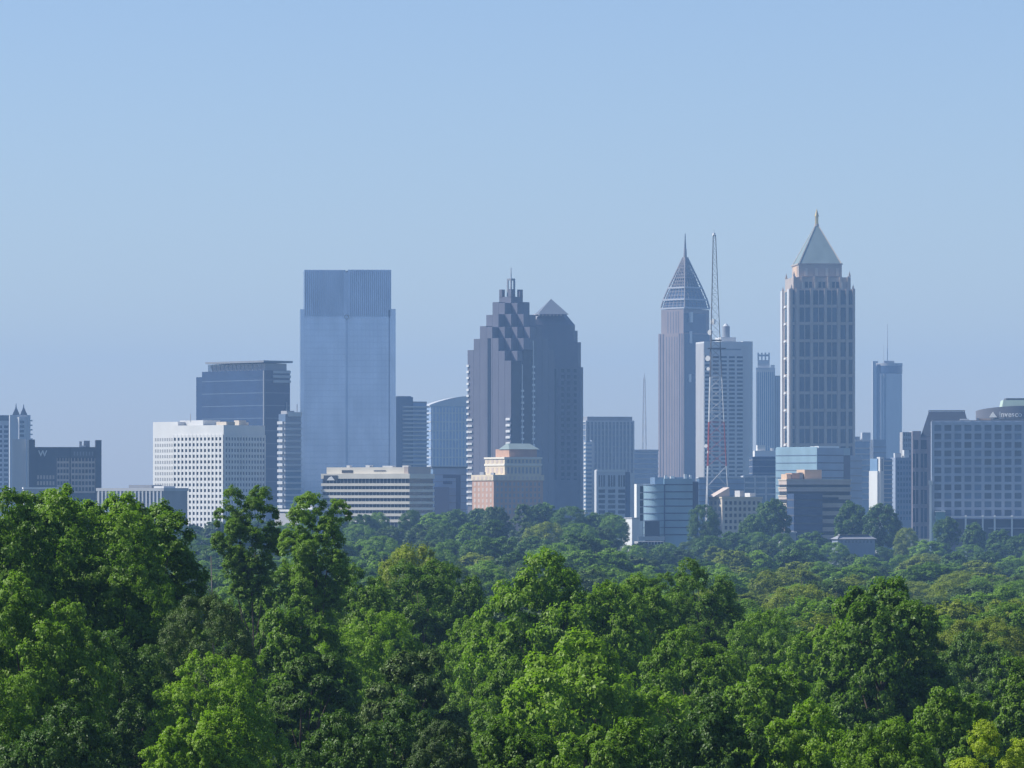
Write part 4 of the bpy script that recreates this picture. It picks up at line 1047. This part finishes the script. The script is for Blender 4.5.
# --- low roofs among the trees
b = Bld('low_flat_roof', 'long low grey flat-roofed building among the trees, right of the brown banded office', 'building', 1960, 30, 832, 838, 875)
b.core(b.full, 0, b.Z(539), 'slate_concrete')
b.part('roof', 'mid_grey', lambda mb: mb.prism(b.pts([(-.6, -.6), (b.w+.6, -.6), (b.w+.6, b.d+.6), (-.6, b.d+.6)]), b.Z(539.1), b.Z(534.5), b.pts([(2, 3), (b.w-2, 3), (b.w-2, b.d-3), (2, b.d-3)])))
b.windows(b.full, 'F', spread(1, b.w-1, 9, .5), [(b.Z(543), b.Z(540.6))], 'glass_slate')
b = Bld('low_pale_house', 'low pale house half hidden behind the tall ragged tree tops', 'house', 2060, 40, 292, 300, 345, d=18)
b.core(b.full, 0, b.Z(511.5), 'grey_concrete')
b.part('roof_edge', 'offwhite', lambda mb: b.vol(mb, b.full, b.Z(511.7), b.Z(509.6), .5))
b.part('stair_house', 'light_grey', lambda mb: b.box(mb, b.U(318), b.U(330), 4, 12, b.Z(509.8), b.Z(505.6)))
b.windows(b.full, 'F', spread(1, b.w-1, 10, .55), [(b.Z(518.5), b.Z(514.5))], 'glass_window')
b = Bld('tiny_white_roof', 'narrow white roofed shed among the trees below the dark front wing', 'shed', 2080, 12, 781, 783, 796, d=8)
b.core(b.full, 0, b.Z(533.2), 'light_grey')
b.part('roof', 'white_concrete', lambda mb: b.vol(mb, b.full, b.Z(533.3), b.Z(531.6), .4))
b.part('door', 'dark_grey', lambda mb: b.fbox(mb, b.full, 'F', 1.5, 3.5, -.05, .1, .3, 3))


# ------------------------------------------------------------------ trees
def mesh_from_arrays(name, V, nq, mat):
    me = bpy.data.meshes.new(name)
    me.vertices.add(len(V)); me.vertices.foreach_set('co', V.astype(np.float32).ravel())
    me.loops.add(nq*4); me.loops.foreach_set('vertex_index', np.arange(nq*4, dtype=np.int32))
    me.polygons.add(nq)
    me.polygons.foreach_set('loop_start', np.arange(0, nq*4, 4, dtype=np.int32))
    me.polygons.foreach_set('loop_total', np.full(nq, 4, dtype=np.int32))
    me.update(calc_edges=True)
    me.materials.append(MATS[mat])
    return me

def unit(a): return a/np.maximum(np.linalg.norm(a, axis=-1, keepdims=True), 1e-6)

def leaves(rng, clumps, rad, out, per, size, flat=.75, upbias=.45):
    """clumps Nx3 centres, rad N, out Nx3 outward directions -> quads"""
    N = len(clumps)
    d = unit(rng.normal(size=(N, per, 3)))
    rr = rng.random((N, per, 1))**(1/2.2)
    off = d*rr*rad[:, None, None]; off[..., 2] *= flat
    pos = clumps[:, None, :] + off
    nrm = unit(d*.55 + out[:, None, :]*.55 + np.array([0, 0, upbias]) + rng.normal(size=(N, per, 3))*.42)
    tan = unit(np.cross(nrm, rng.normal(size=(N, per, 3))))
    bit = np.cross(nrm, tan)
    L = size*(.65+.7*rng.random((N, per, 1)))
    W = L*(.55+.25*rng.random((N, per, 1)))
    tip = nrm*L*(-.18)
    q = np.stack([pos - tan*L*.5 + tip, pos - bit*W*.5, pos + tan*L*.5 + tip, pos + bit*W*.5], axis=2)
    return q.reshape(-1, 3)

def lobes_to_clumps(rng, lobes, nper, crad):
    C, Rr, O = [], [], []
    for (c, r, axis) in lobes:
        d = unit(rng.normal(size=(nper, 3)) + np.array(axis)*.9)
        p = np.array(c) + d*np.array(r)*(.72+.33*rng.random((nper, 1)))
        C.append(p); O.append(d); Rr.append(crad*(.65+.7*rng.random(nper)))
    return np.concatenate(C), np.concatenate(Rr), np.concatenate(O)

HN, WN = 20.0, 11.0
def proto(kind, seed, detail):
    """crown and trunk meshes at nominal size: WN wide, HN high. detail 0 near, 1 middle, 2 far"""
    rng = np.random.default_rng(seed)
    lobes = []; tips = []
    per, nper, leaf = [(80, 34, .205), (48, 20, .33), (40, 14, .50)][detail]
    crad = [.44, .60, .82][detail]
    Rw = WN/2
    if kind == 'broad':
        cz, rz = 12.6, 6.2
        n = 26
        for i in range(n):
            z = 1-2*(i+.5)/n*.86; ph = i*2.39996+rng.normal()*.25
            s = math.sqrt(max(0, 1-z*z)); f = (.60+.22*rng.random()) if detail == 0 else (.72+.12*rng.random())
            lr = 1.35+.95*rng.random() if detail == 0 else 1.4+.45*rng.random()
            c = (Rw*f*s*math.cos(ph), Rw*f*s*math.sin(ph), cz+rz*z*(f+.08)+rng.normal()*.35)
            lobes.append((c, (lr*1.1, lr*1.1, lr*.95), (c[0]*.5/Rw, c[1]*.5/Rw, .75))); tips.append(c)
        for i in range(5):
            lobes.append(((rng.normal()*1.5, rng.normal()*1.5, cz+rng.normal()*2.4), (2.0, 2.0, 2.0), (0, 0, .3)))
    elif kind == 'ragged':
        n = 24
        for i in range(n):
            t = (i+.5)/n; z = 6+13.0*t
            env = Rw*(.42+.55*math.sin(math.pi*min(1, (1-t)*1.15+.06)))*(.62+.4*rng.random())
            ph = i*2.39996+rng.normal()*.4; lr = .95+.85*rng.random()*(1.1-t*.5)
            c = (env*.75*math.cos(ph), env*.75*math.sin(ph), z+rng.normal()*.5)
            lobes.append((c, (lr*1.05, lr*1.05, lr*1.25), (c[0]*.6/Rw, c[1]*.6/Rw, .7))); tips.append(c)
        for i in range(7):
            lobes.append(((rng.normal()*.9, rng.normal()*.9, 7+1.5*i), (1.3, 1.3, 1.4), (0, 0, .4)))
    elif kind == 'dome':
        cz, rz = 12.0, 7.3
        n = 36
        for i in range(n):
            z = 1-1.75*(i+.5)/n; ph = i*2.39996+rng.normal()*.15
            s = math.sqrt(max(0, 1-z*z)); f = .80+.1*rng.random(); lr = 1.15+.45*rng.random()
            c = (Rw*f*s*math.cos(ph), Rw*f*s*math.sin(ph), cz+rz*z*f)
            lobes.append((c, (lr, lr, lr*.8), (c[0]*.6/Rw, c[1]*.6/Rw, .7))); tips.append(c)
        for i in range(6):
            lobes.append(((rng.normal()*1.6, rng.normal()*1.6, cz+rng.normal()*2), (2.2, 2.2, 2.2), (0, 0, .2)))
    else:   # pine: flat plates of needles round a straight stem
        n = 30
        for i in range(n):
            t = (i+.5)/n; z = 7+12.4*t
            env = Rw*(1.0-.62*t**1.6)*(.45+.5*rng.random()); ph = i*2.39996+rng.normal()*.3
            lr = (1.6-.75*t)*(.8+.4*rng.random())
            c = (env*math.cos(ph), env*math.sin(ph), z)
            lobes.append((c, (lr*1.15, lr*1.15, lr*.55), (c[0]*.4/Rw, c[1]*.4/Rw, .9))); tips.append(c)
        lobes.append(((0, 0, 18.9), (.9, .9, .9), (0, 0, .8)))
    if detail: lobes = lobes[:]
    C, Rr, O = lobes_to_clumps(rng, lobes, nper, crad)
    lf = leaf*(.8 if kind in ('dome', 'pine') else 1.0)*(1.0, .84, 1.14)[seed % 3]
    if kind == 'pine': V = leaves(rng, C, Rr*.9, O, int(per*1.05), lf, flat=.6, upbias=.6)
    else: V = leaves(rng, C, Rr, O, per, lf)
    # normalise so the crown top is HN and its half width is WN/2
    zmax = np.percentile(V[:, 2], 99.8); V[:, 2] *= HN/zmax
    r = np.percentile(np.hypot(V[:, 0], V[:, 1]), 98.5); V[:, :2] *= (WN/2)/r
    crown = mesh_from_arrays('crown', V, len(V)//4, 'leaf_mid')
    mb = MB(); k = [7, 5, 4][detail]
    pts = [Vector((0, 0, -1.0))]
    for i in range(1, 6): pts.append(Vector((rng.normal()*.22*i*.5, rng.normal()*.22*i*.5, 3.1*i)))
    rs = [.36, .31, .26, .21, .15, .08]
    for i in range(5): mb.bar(pts[i], pts[i+1], rs[i], rs[i+1], k)
    for j, c in enumerate(tips[:: (1 if detail == 0 else 3)]):
        c = Vector((c[0]*.92, c[1]*.92, min(c[2], 18.5)))
        zs = max(3.4, c.z - 2.2 - 3.2*(abs(c.x)+abs(c.y))/10); i = min(4, int(zs/3.1))
        st = pts[i].lerp(pts[i+1], (zs/3.1-i) if i < 5 else 0)
        md = st.lerp(c, .5) + Vector((0, 0, -.25))
        mb.bar(st, md, .10, .07, max(3, k-2)); mb.bar(md, c, .07, .025, max(3, k-2))
    trunk = bpy.data.meshes.new('trunk'); trunk.from_pydata(mb.v, [], mb.f); trunk.update(); trunk.materials.append(MATS['bark'])
    return crown, trunk

PROTO = {}
for kd, seeds in (('broad', (11, 12, 13)), ('ragged', (21, 22)), ('dome', (31, 32)), ('pine', (41, 42))):
    for dt in (0, 1, 2):
        for sd in (seeds if dt < 2 else seeds[:2]):
            PROTO.setdefault((kd, dt), []).append(proto(kd, sd, dt))

rt_ = random.Random(5)
def tree(name, kind, px, ytop, D, wpx, mat, label, group=None, variant=None, bark='bark'):
    x = (px-512)*D/F; gz = ground(x, D); H = ZC+(YH-ytop)*D/F - gz; W = wpx*(1.12 if D < 420 else 1.0)*D/F
    det = 0 if D < 520 else 1 if D < 1150 else 2
    pr = PROTO[(kind, det)]
    crown, trunk = pr[(variant if variant is not None else rt_.randrange(len(pr))) % len(pr)]
    root = empty(name, (x, D, gz), rt_.uniform(0, 6.283))
    tag(root, label, 'tree', group)
    sx = W/WN; sz = min(H/HN, sx*1.22)
    for nm, me, mt in (('crown', crown, mat), ('trunk', trunk, bark)):
        o = bpy.data.objects.new(nm, me); col.objects.link(o); o.parent = root
        o.scale = (sx, sx, sz if nm == 'crown' else H/HN)
        if nm == 'crown': o.location = (0, 0, H-HN*sz)
        o.material_slots[0].link = 'OBJECT'; o.material_slots[0].material = MATS[mt]
    return root

NEAR = [
 # kind, px, top, D, width px, material, label
 ('broad', 75, 491, 236, 190, 'leaf_mid', 'huge dense green tree rising beneath the hotel with the letter'),
 ('broad', 8, 494, 226, 150, 'leaf_mid', 'tall full tree cut by the picture edge below the residential tower'),
 ('ragged', 152, 503, 246, 120, 'leaf_mid', 'ragged tall tree below the low grey office, sloping down towards the gap'),
 ('broad', 38, 496, 238, 130, 'leaf_mid', 'green tree merging between the edge tree and the huge dense one'),
 ('broad', 112, 496, 240, 120, 'leaf_bright', 'lighter crown shouldering the huge dense tree on its gap side'),
 ('broad', 118, 545, 228, 130, 'leaf_mid', 'broad tree filling the crease between the two tallest trees of its cluster'),
 ('broad', 30, 578, 204, 150, 'leaf_mid', 'sunlit broad tree standing low in front of the huge dense one'),
 ('broad', -14, 662, 182, 130, 'leaf_mid', 'green tree at the lower corner of the picture, half outside it'),
 ('broad', 122, 632, 214, 120, 'leaf_dark', 'deep shaded dark tree below the ragged tall one'),  # deep shade is put into the dark leaf colour
 ('broad', 398, 702, 196, 110, 'leaf_dark', 'dark tree at the bottom edge below the blue-green pine'),
 ('broad', 58, 706, 172, 130, 'leaf_dark', 'low dark tree at the bottom edge under the sunlit broad tree'),  # dark leaves paint the deep shade of this corner
 ('dome', 206, 596, 222, 96, 'leaf_pine', 'rounded dull dark tree below the white office block'),
 ('broad', 218, 655, 205, 135, 'leaf_bright', 'bright maple-like tree below the rounded dull dark one'),
 ('broad', 196, 715, 176, 110, 'leaf_bright', 'bright leafy tree crossing the bottom edge below the maple-like one'),
 ('ragged', 249, 487, 332, 64, 'leaf_mid', 'tall narrow ragged tree poking up in front of the white office'),
 ('ragged', 317, 494, 322, 72, 'leaf_mid', 'tall gappy tree reaching up below the tall slate-blue slab'),
 ('broad', 284, 560, 345, 96, 'leaf_mid', 'mid-green tree between the trunks of the two tall ragged trees'),
 ('broad', 354, 568, 352, 100, 'leaf_mid', 'rounded green tree right beside the tall gappy one'),
 ('broad', 300, 612, 270, 118, 'leaf_mid', 'green spreading tree right below the tall narrow ragged pair'),
 ('broad', 372, 612, 290, 120, 'leaf_bright', 'light green tree beneath the striped cream office, mid slope'),
 ('pine', 312, 655, 232, 130, 'leaf_dark', 'dark pine with layered clumps in the shaded hollow'),
 ('pine', 408, 652, 222, 150, 'leaf_pine', 'blue-green pine with plate-like clumps near the middle bottom'),
 ('broad', 342, 715, 182, 120, 'leaf_dark', 'dark leafy tree on the bottom edge in front of the dark pine'),
 ('dome', 444, 722, 172, 66, 'leaf_pine', 'small dusty grey-green rounded tree at the bottom edge'),
 ('ragged', 420, 562, 400, 84, 'leaf_mid', 'upright ragged tree below the blue glass block'),
 ('broad', 452, 568, 410, 90, 'leaf_mid', 'vine-draped green tree just left of the largest central crown'),
 ('dome', 412, 546, 520, 92, 'leaf_olive', 'pale olive rounded crown peeping over the ragged tree under the blue block'),
 ('broad', 480, 620, 330, 110, 'leaf_mid', 'soft green tree sloping down below the orange brick hotel'),
 ('broad', 520, 662, 262, 120, 'leaf_mid', 'shaded green tree under the granite towers, left of the bright big crown'),
 ('broad', 562, 556, 308, 170, 'leaf_bright', 'largest central crown, bright green, below the stepped granite tower'),
 ('broad', 632, 578, 330, 100, 'leaf_mid', 'darker side crown leaning right of the largest central tree'),
 ('broad', 588, 638, 232, 210, 'leaf_bright', 'very wide bright green tree in the lower middle'),
 ('broad', 512, 720, 176, 120, 'leaf_mid', 'mid-green tree on the bottom edge left of the very wide one'),
 ('broad', 606, 722, 172, 130, 'leaf_mid', 'leafy tree at the bottom edge below the very wide bright one'),
 ('ragged', 702, 560, 372, 84, 'leaf_mid', 'vine-covered ragged tree with drooping tufts below the lattice mast'),
 ('ragged', 668, 574, 392, 62, 'leaf_mid', 'narrow leaning tree just left of the vine-covered one'),
 ('broad', 690, 632, 268, 130, 'leaf_mid', 'round-shouldered green tree below the vine-covered ragged one'),
 ('broad', 762, 612, 352, 100, 'leaf_mid', 'green tree below the tan building, left of the big dark crown'),
 ('broad', 700, 700, 186, 150, 'leaf_dark', 'dark shaded tree on the bottom edge below the mast'),
 ('broad', 768, 668, 240, 120, 'leaf_bright', 'light green tree low down between the dark tree and the shrubby one'),
 ('broad', 884, 582, 292, 142, 'leaf_mid', 'big full dark green crown standing alone below the round distant tower'),
 ('broad', 826, 622, 325, 96, 'leaf_bright', 'lighter green tree touching the lone big crown on its sunny side'),
 ('broad', 975, 634, 352, 100, 'leaf_dark', 'dark green tree on the shaded side of the lone big crown'),
 ('broad', 800, 705, 190, 150, 'leaf_bright', 'light green bushy tree at the bottom edge below the lighter tree'),
 ('dome', 886, 722, 184, 130, 'leaf_mid', 'mid-green rounded tree at the bottom edge below the lone big crown'),
 ('broad', 952, 690, 214, 110, 'leaf_mid', 'mid-green tree behind the brightest yellow-green one'),
 ('ragged', 996, 722, 158, 92, 'leaf_yellow', 'brightest yellow-green young tree in the lower right corner'),
 ('broad', 1036, 660, 250, 110, 'leaf_mid', 'green tree half outside the right edge above the yellow-green young one'),
]
for kd, px, yt, D, w, mt, lb in NEAR:
    nm = {'broad': 'broadleaf_tree', 'ragged': 'tall_tree', 'dome': 'round_tree', 'pine': 'pine_tree'}[kd]
    tree(nm, kd, px, yt, D, w, mt, lb, 'trees of the near wood')

# trees at the feet of the towers
FAR = [  # dark leaf colours carry part of the hazy tone
 ('dome', 704, 505, 2060, 34, 'leaf_dark', 'dark rounded tree before the mast legs and tan building'),
 ('broad', 772, 499, 2060, 38, 'leaf_dark', 'tall hazy tree between the tan building and the brown banded office'),
 ('broad', 752, 515, 2040, 30, 'leaf_dark', 'lower hazy tree just left of the tall one by the tan building'),
 ('broad', 852, 502, 2070, 34, 'leaf_dark', 'hazy tree overlapping the right end of the brown banded office'),
 ('dome', 882, 504, 2060, 40, 'leaf_dark', 'large round hazy tree below the white slender tower'),
 ('dome', 906, 528, 2000, 26, 'leaf_olive', 'small paler tree below the grey mid-rise of faint windows'),
 ('broad', 946, 517, 2100, 28, 'leaf_dark', 'hazy tree against the service block of the big gridded office'),
 ('broad', 974, 523, 2080, 26, 'leaf_dark', 'hazy tree in front of the white canopy of the gridded office'),
 ('broad', 1000, 530, 2050, 28, 'leaf_dark', 'hazy tree under the canopy posts of the gridded office'),
 ('broad', 1020, 534, 2020, 28, 'leaf_dark', 'hazy tree at the right picture edge below the canopy'),
 ('broad', 608, 513, 2020, 36, 'leaf_dark', 'dark hazy tree left of the small white windowless building'),
 ('dome', 586, 517, 2000, 30, 'leaf_dark', 'rounded hazy tree below the slim banded tower'),
 ('broad', 486, 508, 2050, 34, 'leaf_dark', 'hazy tree directly below the orange brick hotel corner'),
 ('broad', 455, 510, 2050, 34, 'leaf_dark', 'hazy tree on the wooded hill below the low blue glass block'),
 ('broad', 540, 504, 2020, 34, 'leaf_dark', 'tallest hazy tree on the wooded hill, below the pyramid-topped tower'),
 ('broad', 812, 532, 2040, 34, 'leaf_dark', 'hazy tree below the dark front wing of the banded office'),
 ('broad', 730, 532, 2030, 30, 'leaf_dark', 'hazy tree below the shaded face of the tan building'),
]
for kd, px, yt, D, w, mt, lb in FAR:
    tree('broadleaf_tree' if kd == 'broad' else 'round_tree', kd, px, yt, D, w, mt, lb, 'trees at the feet of the towers')

# rows of the wood between
BL = [(0, 521), (100, 521), (200, 523), (270, 522), (345, 519), (360, 513), (450, 510), (470, 509), (500, 508), (540, 505), (565, 507), (590, 514), (620, 519), (632, 536), (660, 544), (690, 541), (720, 536), (760, 533), (800, 536), (840, 547), (880, 546), (910, 546), (930, 542), (1000, 546), (1024, 546)]
LAND = [(-60, 'the far residential tower'), (20, 'the twin-spired tower'), (65, 'the hotel with the letter'), (140, 'the low grey office'), (195, 'the white office front'), (245, 'the dark navy tower'), (290, 'the striped condominium'), (346, 'the tall slate slab'), (413, 'the balcony condominium'), (448, 'the curved roof'), (490, 'the brick hotel'), (515, 'the stepped granite tower'), (560, 'the pyramid-topped tower'), (605, 'the slotted block'), (642, 'the distant mast'), (668, 'the teal office'), (690, 'the lattice spire'), (712, 'the red-white mast'), (738, 'the white gridded tower'), (768, 'the crowned tower'), (800, 'the pale blue office'), (825, 'the brown granite tower'), (862, 'the toothed block'), (886, 'the round tower'), (903, 'the grey mid-rise'), (928, 'the hip-roofed tower'), (960, 'the gridded block'), (1000, 'the curved signboard'), (1040, 'the picture edge')]
ROWS = [(430, 628, 10, 'first row behind the big crowns'), (510, 615, 12, 'second row behind the big crowns'), (600, 606, 15, 'third row behind the big crowns'),
        (710, .97, 18, 'fourth row behind the big crowns'), (830, .87, 21, 'middle row of the wood'), (970, .74, 24, 'row just beyond the middle'),
        (1120, .61, 27, 'fifth row before the towers'), (1290, .47, 31, 'fourth row before the towers'), (1490, .32, 35, 'third row before the towers'),
        (1720, .16, 40, 'second row before the towers'), (1960, .0, 46, 'last row before the towers')]
HUES = {'leaf_mid': 'green', 'leaf_bright': 'light green', 'leaf_dark': 'dark green', 'leaf_pine': 'blue-green', 'leaf_olive': 'olive'}
SHAPES = {'broad': 'spreading', 'dome': 'rounded', 'ragged': 'ragged', 'pine': 'pine-like'}
used = {}
rr = random.Random(23)
for D, spec, n, phrase in ROWS:
    for i in range(n):
        px = -30 + 1084*(i+.5+rr.uniform(-.3, .3))/n
        bl = lerp_tab(BL, px)
        y = spec if spec > 2 else bl + (597-bl)*spec
        y += rr.uniform(-10, 8)*(1 if D < 1000 else .6 if D < 1700 else .3)
        Dr = D; D = D*rr.uniform(.955, 1.045)
        if D > 1900 and 622 < px < 668: y = max(y, 543 if px > 640 else 537)
        if D > 1400 and 836 < px < 876: y = max(y, 541)
        if D < 620 and 200 < px < 240: y += 14
        kd = rr.choices(['broad', 'dome', 'ragged', 'pine'], [4, 5.5, .5, .7])[0]
        if D > 1250 and kd == 'ragged': kd = 'broad'
        mt = rr.choices(['leaf_mid', 'leaf_bright', 'leaf_dark', 'leaf_pine', 'leaf_olive'], [3.2 if D < 1500 else 2.0, 4.4 if D < 1400 else .8, .7 if D < 1400 else 3.4, .7 if D < 1400 else 2.5, (4.6 if D < 1400 else 1.8) if px > 540 and D < 1750 else .8])[0]  # far rows get darker, bluer leaves: hazy tone put into the colour
        w = (1.62 if 550 < D < 1500 else 1.38)*1084/n*rr.uniform(.85, 1.2)
        land = min(LAND, key=lambda t: abs(t[0]-px))[1]
        lb = f'{HUES[mt]} {SHAPES[kd]} tree below {land}, {phrase}'
        k = used.get(lb, 0); used[lb] = k+1
        if k: lb = lb.replace(HUES[mt], 'another ' + HUES[mt], 1)
        tree({'broad': 'broadleaf_tree', 'ragged': 'tall_tree', 'dome': 'round_tree', 'pine': 'pine_tree'}[kd], kd, px, y, D, w, mt, lb, 'trees of the wood before the towers')
        D = Dr

# a bare dead tree in the gap
x = (211-512)*300/F; gz = ground(x, 300)
dead = empty('bare_tree', (x, 300, gz)); tag(dead, 'thin bare pale dead tree in the gap beside the ragged tall tree', 'tree')
ztop = ZC+(YH-556)*300/F-gz
mb = MB(); mb.bar((0, 0, -.5), (.3, 0, ztop*.6), .16, .11); mb.bar((.3, 0, ztop*.6), (.0, .1, ztop), .11, .03)
mb.build('trunk', 'bark_grey', dead)
mb = MB()
for t, dx, dz in ((.72, .9, 1.8), (.78, -.8, 1.7), (.84, .7, 1.6), (.9, -.5, 1.2)):
    mb.bar((.25*(1-t)+.1, .05, ztop*t), (dx, .1, ztop*t+dz), .05, .015, 4); mb.bar((dx*.6, .08, ztop*t+dz*.6), (dx*1.1, -.3, ztop*t+dz*.9), .03, .01, 3)
mb.build('branch', 'bark_grey', dead)


# ------------------------------------------------------------------ ground, air, sky, light, camera
m, nt, out = new_mat('ground_cover')
tc = nt.nodes.new('ShaderNodeTexCoord'); nz = nt.nodes.new('ShaderNodeTexNoise'); nz.inputs['Scale'].default_value = .05; nz.inputs['Detail'].default_value = 8
cr = nt.nodes.new('ShaderNodeValToRGB')
cr.color_ramp.elements[0].position = .35; cr.color_ramp.elements[0].color = (.022, .040, .012, 1)
cr.color_ramp.elements[1].position = .65; cr.color_ramp.elements[1].color = (.060, .075, .030, 1)
p = nt.nodes.new('ShaderNodeBsdfPrincipled'); p.inputs['Roughness'].default_value = .95
nt.links.new(tc.outputs['Object'], nz.inputs['Vector']); nt.links.new(nz.outputs[0], cr.inputs[0]); nt.links.new(cr.outputs[0], p.inputs['Base Color']); nt.links.new(p.outputs[0], out.inputs[0])
ys = [-90, 0, 80] + list(range(140, 2600, 40)) + [2700, 2900, 3200, 3600, 4200, 5000, 6000, 7400, 8900]
xs = [-3400, -2400, -1600, -1100, -800, -600] + list(range(-480, 481, 20)) + [600, 800, 1100, 1600, 2400, 3400]
V = [(x, y, ground(x, y)) for y in ys for x in xs]
nx = len(xs)
Fc = [(j*nx+i, j*nx+i+1, (j+1)*nx+i+1, (j+1)*nx+i) for j in range(len(ys)-1) for i in range(nx-1)]
me = bpy.data.meshes.new('ground'); me.from_pydata(V, [], Fc); me.update(); me.materials.append(m)
g = bpy.data.objects.new('ground', me); col.objects.link(g); g['kind'] = 'structure'

hz, nt, out = new_mat('air')
pv = nt.nodes.new('ShaderNodeVolumePrincipled')
pv.inputs['Color'].default_value = HAZE_COL
pv.inputs['Density'].default_value = HAZE
pv.inputs['Anisotropy'].default_value = 0.0
nt.links.new(pv.outputs[0], out.inputs['Volume'])
mb = MB(); mb.box(-3500, 3500, -100, 9000, 2.0, 300.0)
MATS['air'] = hz
h = mb.build('haze', 'air'); h['kind'] = 'stuff'

w = bpy.data.worlds.new('World'); sc.world = w; w.use_nodes = True
nt = w.node_tree; nt.nodes.clear()
out = nt.nodes.new('ShaderNodeOutputWorld'); bg = nt.nodes.new('ShaderNodeBackground')
sky = nt.nodes.new('ShaderNodeTexSky'); sky.sky_type = 'NISHITA'; sky.sun_disc = False
sky.sun_elevation = SUN_EL; sky.sun_rotation = SUN_AZ % (2*math.pi)
sky.altitude = 0; sky.air_density = 1.0; sky.dust_density = .3; sky.ozone_density = 3.0
bg.inputs[1].default_value = SKY
tn = nt.nodes.new('ShaderNodeMix'); tn.data_type = 'RGBA'; tn.blend_type = 'MULTIPLY'; tn.inputs[0].default_value = 1; tn.inputs[7].default_value = (*TINT, 1)
nt.links.new(sky.outputs[0], tn.inputs[6]); nt.links.new(tn.outputs[2], bg.inputs[0]); nt.links.new(bg.outputs[0], out.inputs[0])

sd = Vector((math.cos(SUN_EL)*math.sin(SUN_AZ), math.cos(SUN_EL)*math.cos(SUN_AZ), math.sin(SUN_EL)))
L = bpy.data.lights.new('sun', 'SUN'); L.energy = SUN; L.angle = R(.53); L.color = (1.0, .96, .90)
lo = bpy.data.objects.new('sun', L); col.objects.link(lo); lo.rotation_euler = sd.to_track_quat('Z', 'Y').to_euler(); lo.location = sd*500

cam = bpy.data.cameras.new('camera'); co = bpy.data.objects.new('camera', cam); col.objects.link(co)
cam.sensor_fit = 'HORIZONTAL'; cam.sensor_width = 36; cam.lens = F/1024*36
cam.shift_y = (YH-384)/1024; cam.clip_start = 1; cam.clip_end = 30000
co.location = (0, 0, ZC); co.rotation_euler = (R(90), 0, 0)
sc.camera = co

sc.view_settings.view_transform = 'Standard'; sc.view_settings.look = 'None'
sc.view_settings.exposure = EXPO; sc.view_settings.gamma = 1; sc.view_settings.use_curve_mapping = False
sc.render.engine = 'CYCLES'
cy_ = sc.cycles
cy_.max_bounces = 5; cy_.diffuse_bounces = 1; cy_.glossy_bounces = 2; cy_.transmission_bounces = 2; cy_.volume_bounces = 0; cy_.transparent_max_bounces = 4
cy_.caustics_reflective = False; cy_.caustics_refractive = False
cy_.use_denoising = True; cy_.denoiser = 'OPENIMAGEDENOISE'
cy_.filter_width = 1.45
cy_.use_adaptive_sampling = False
cy_.sample_clamp_indirect = 6
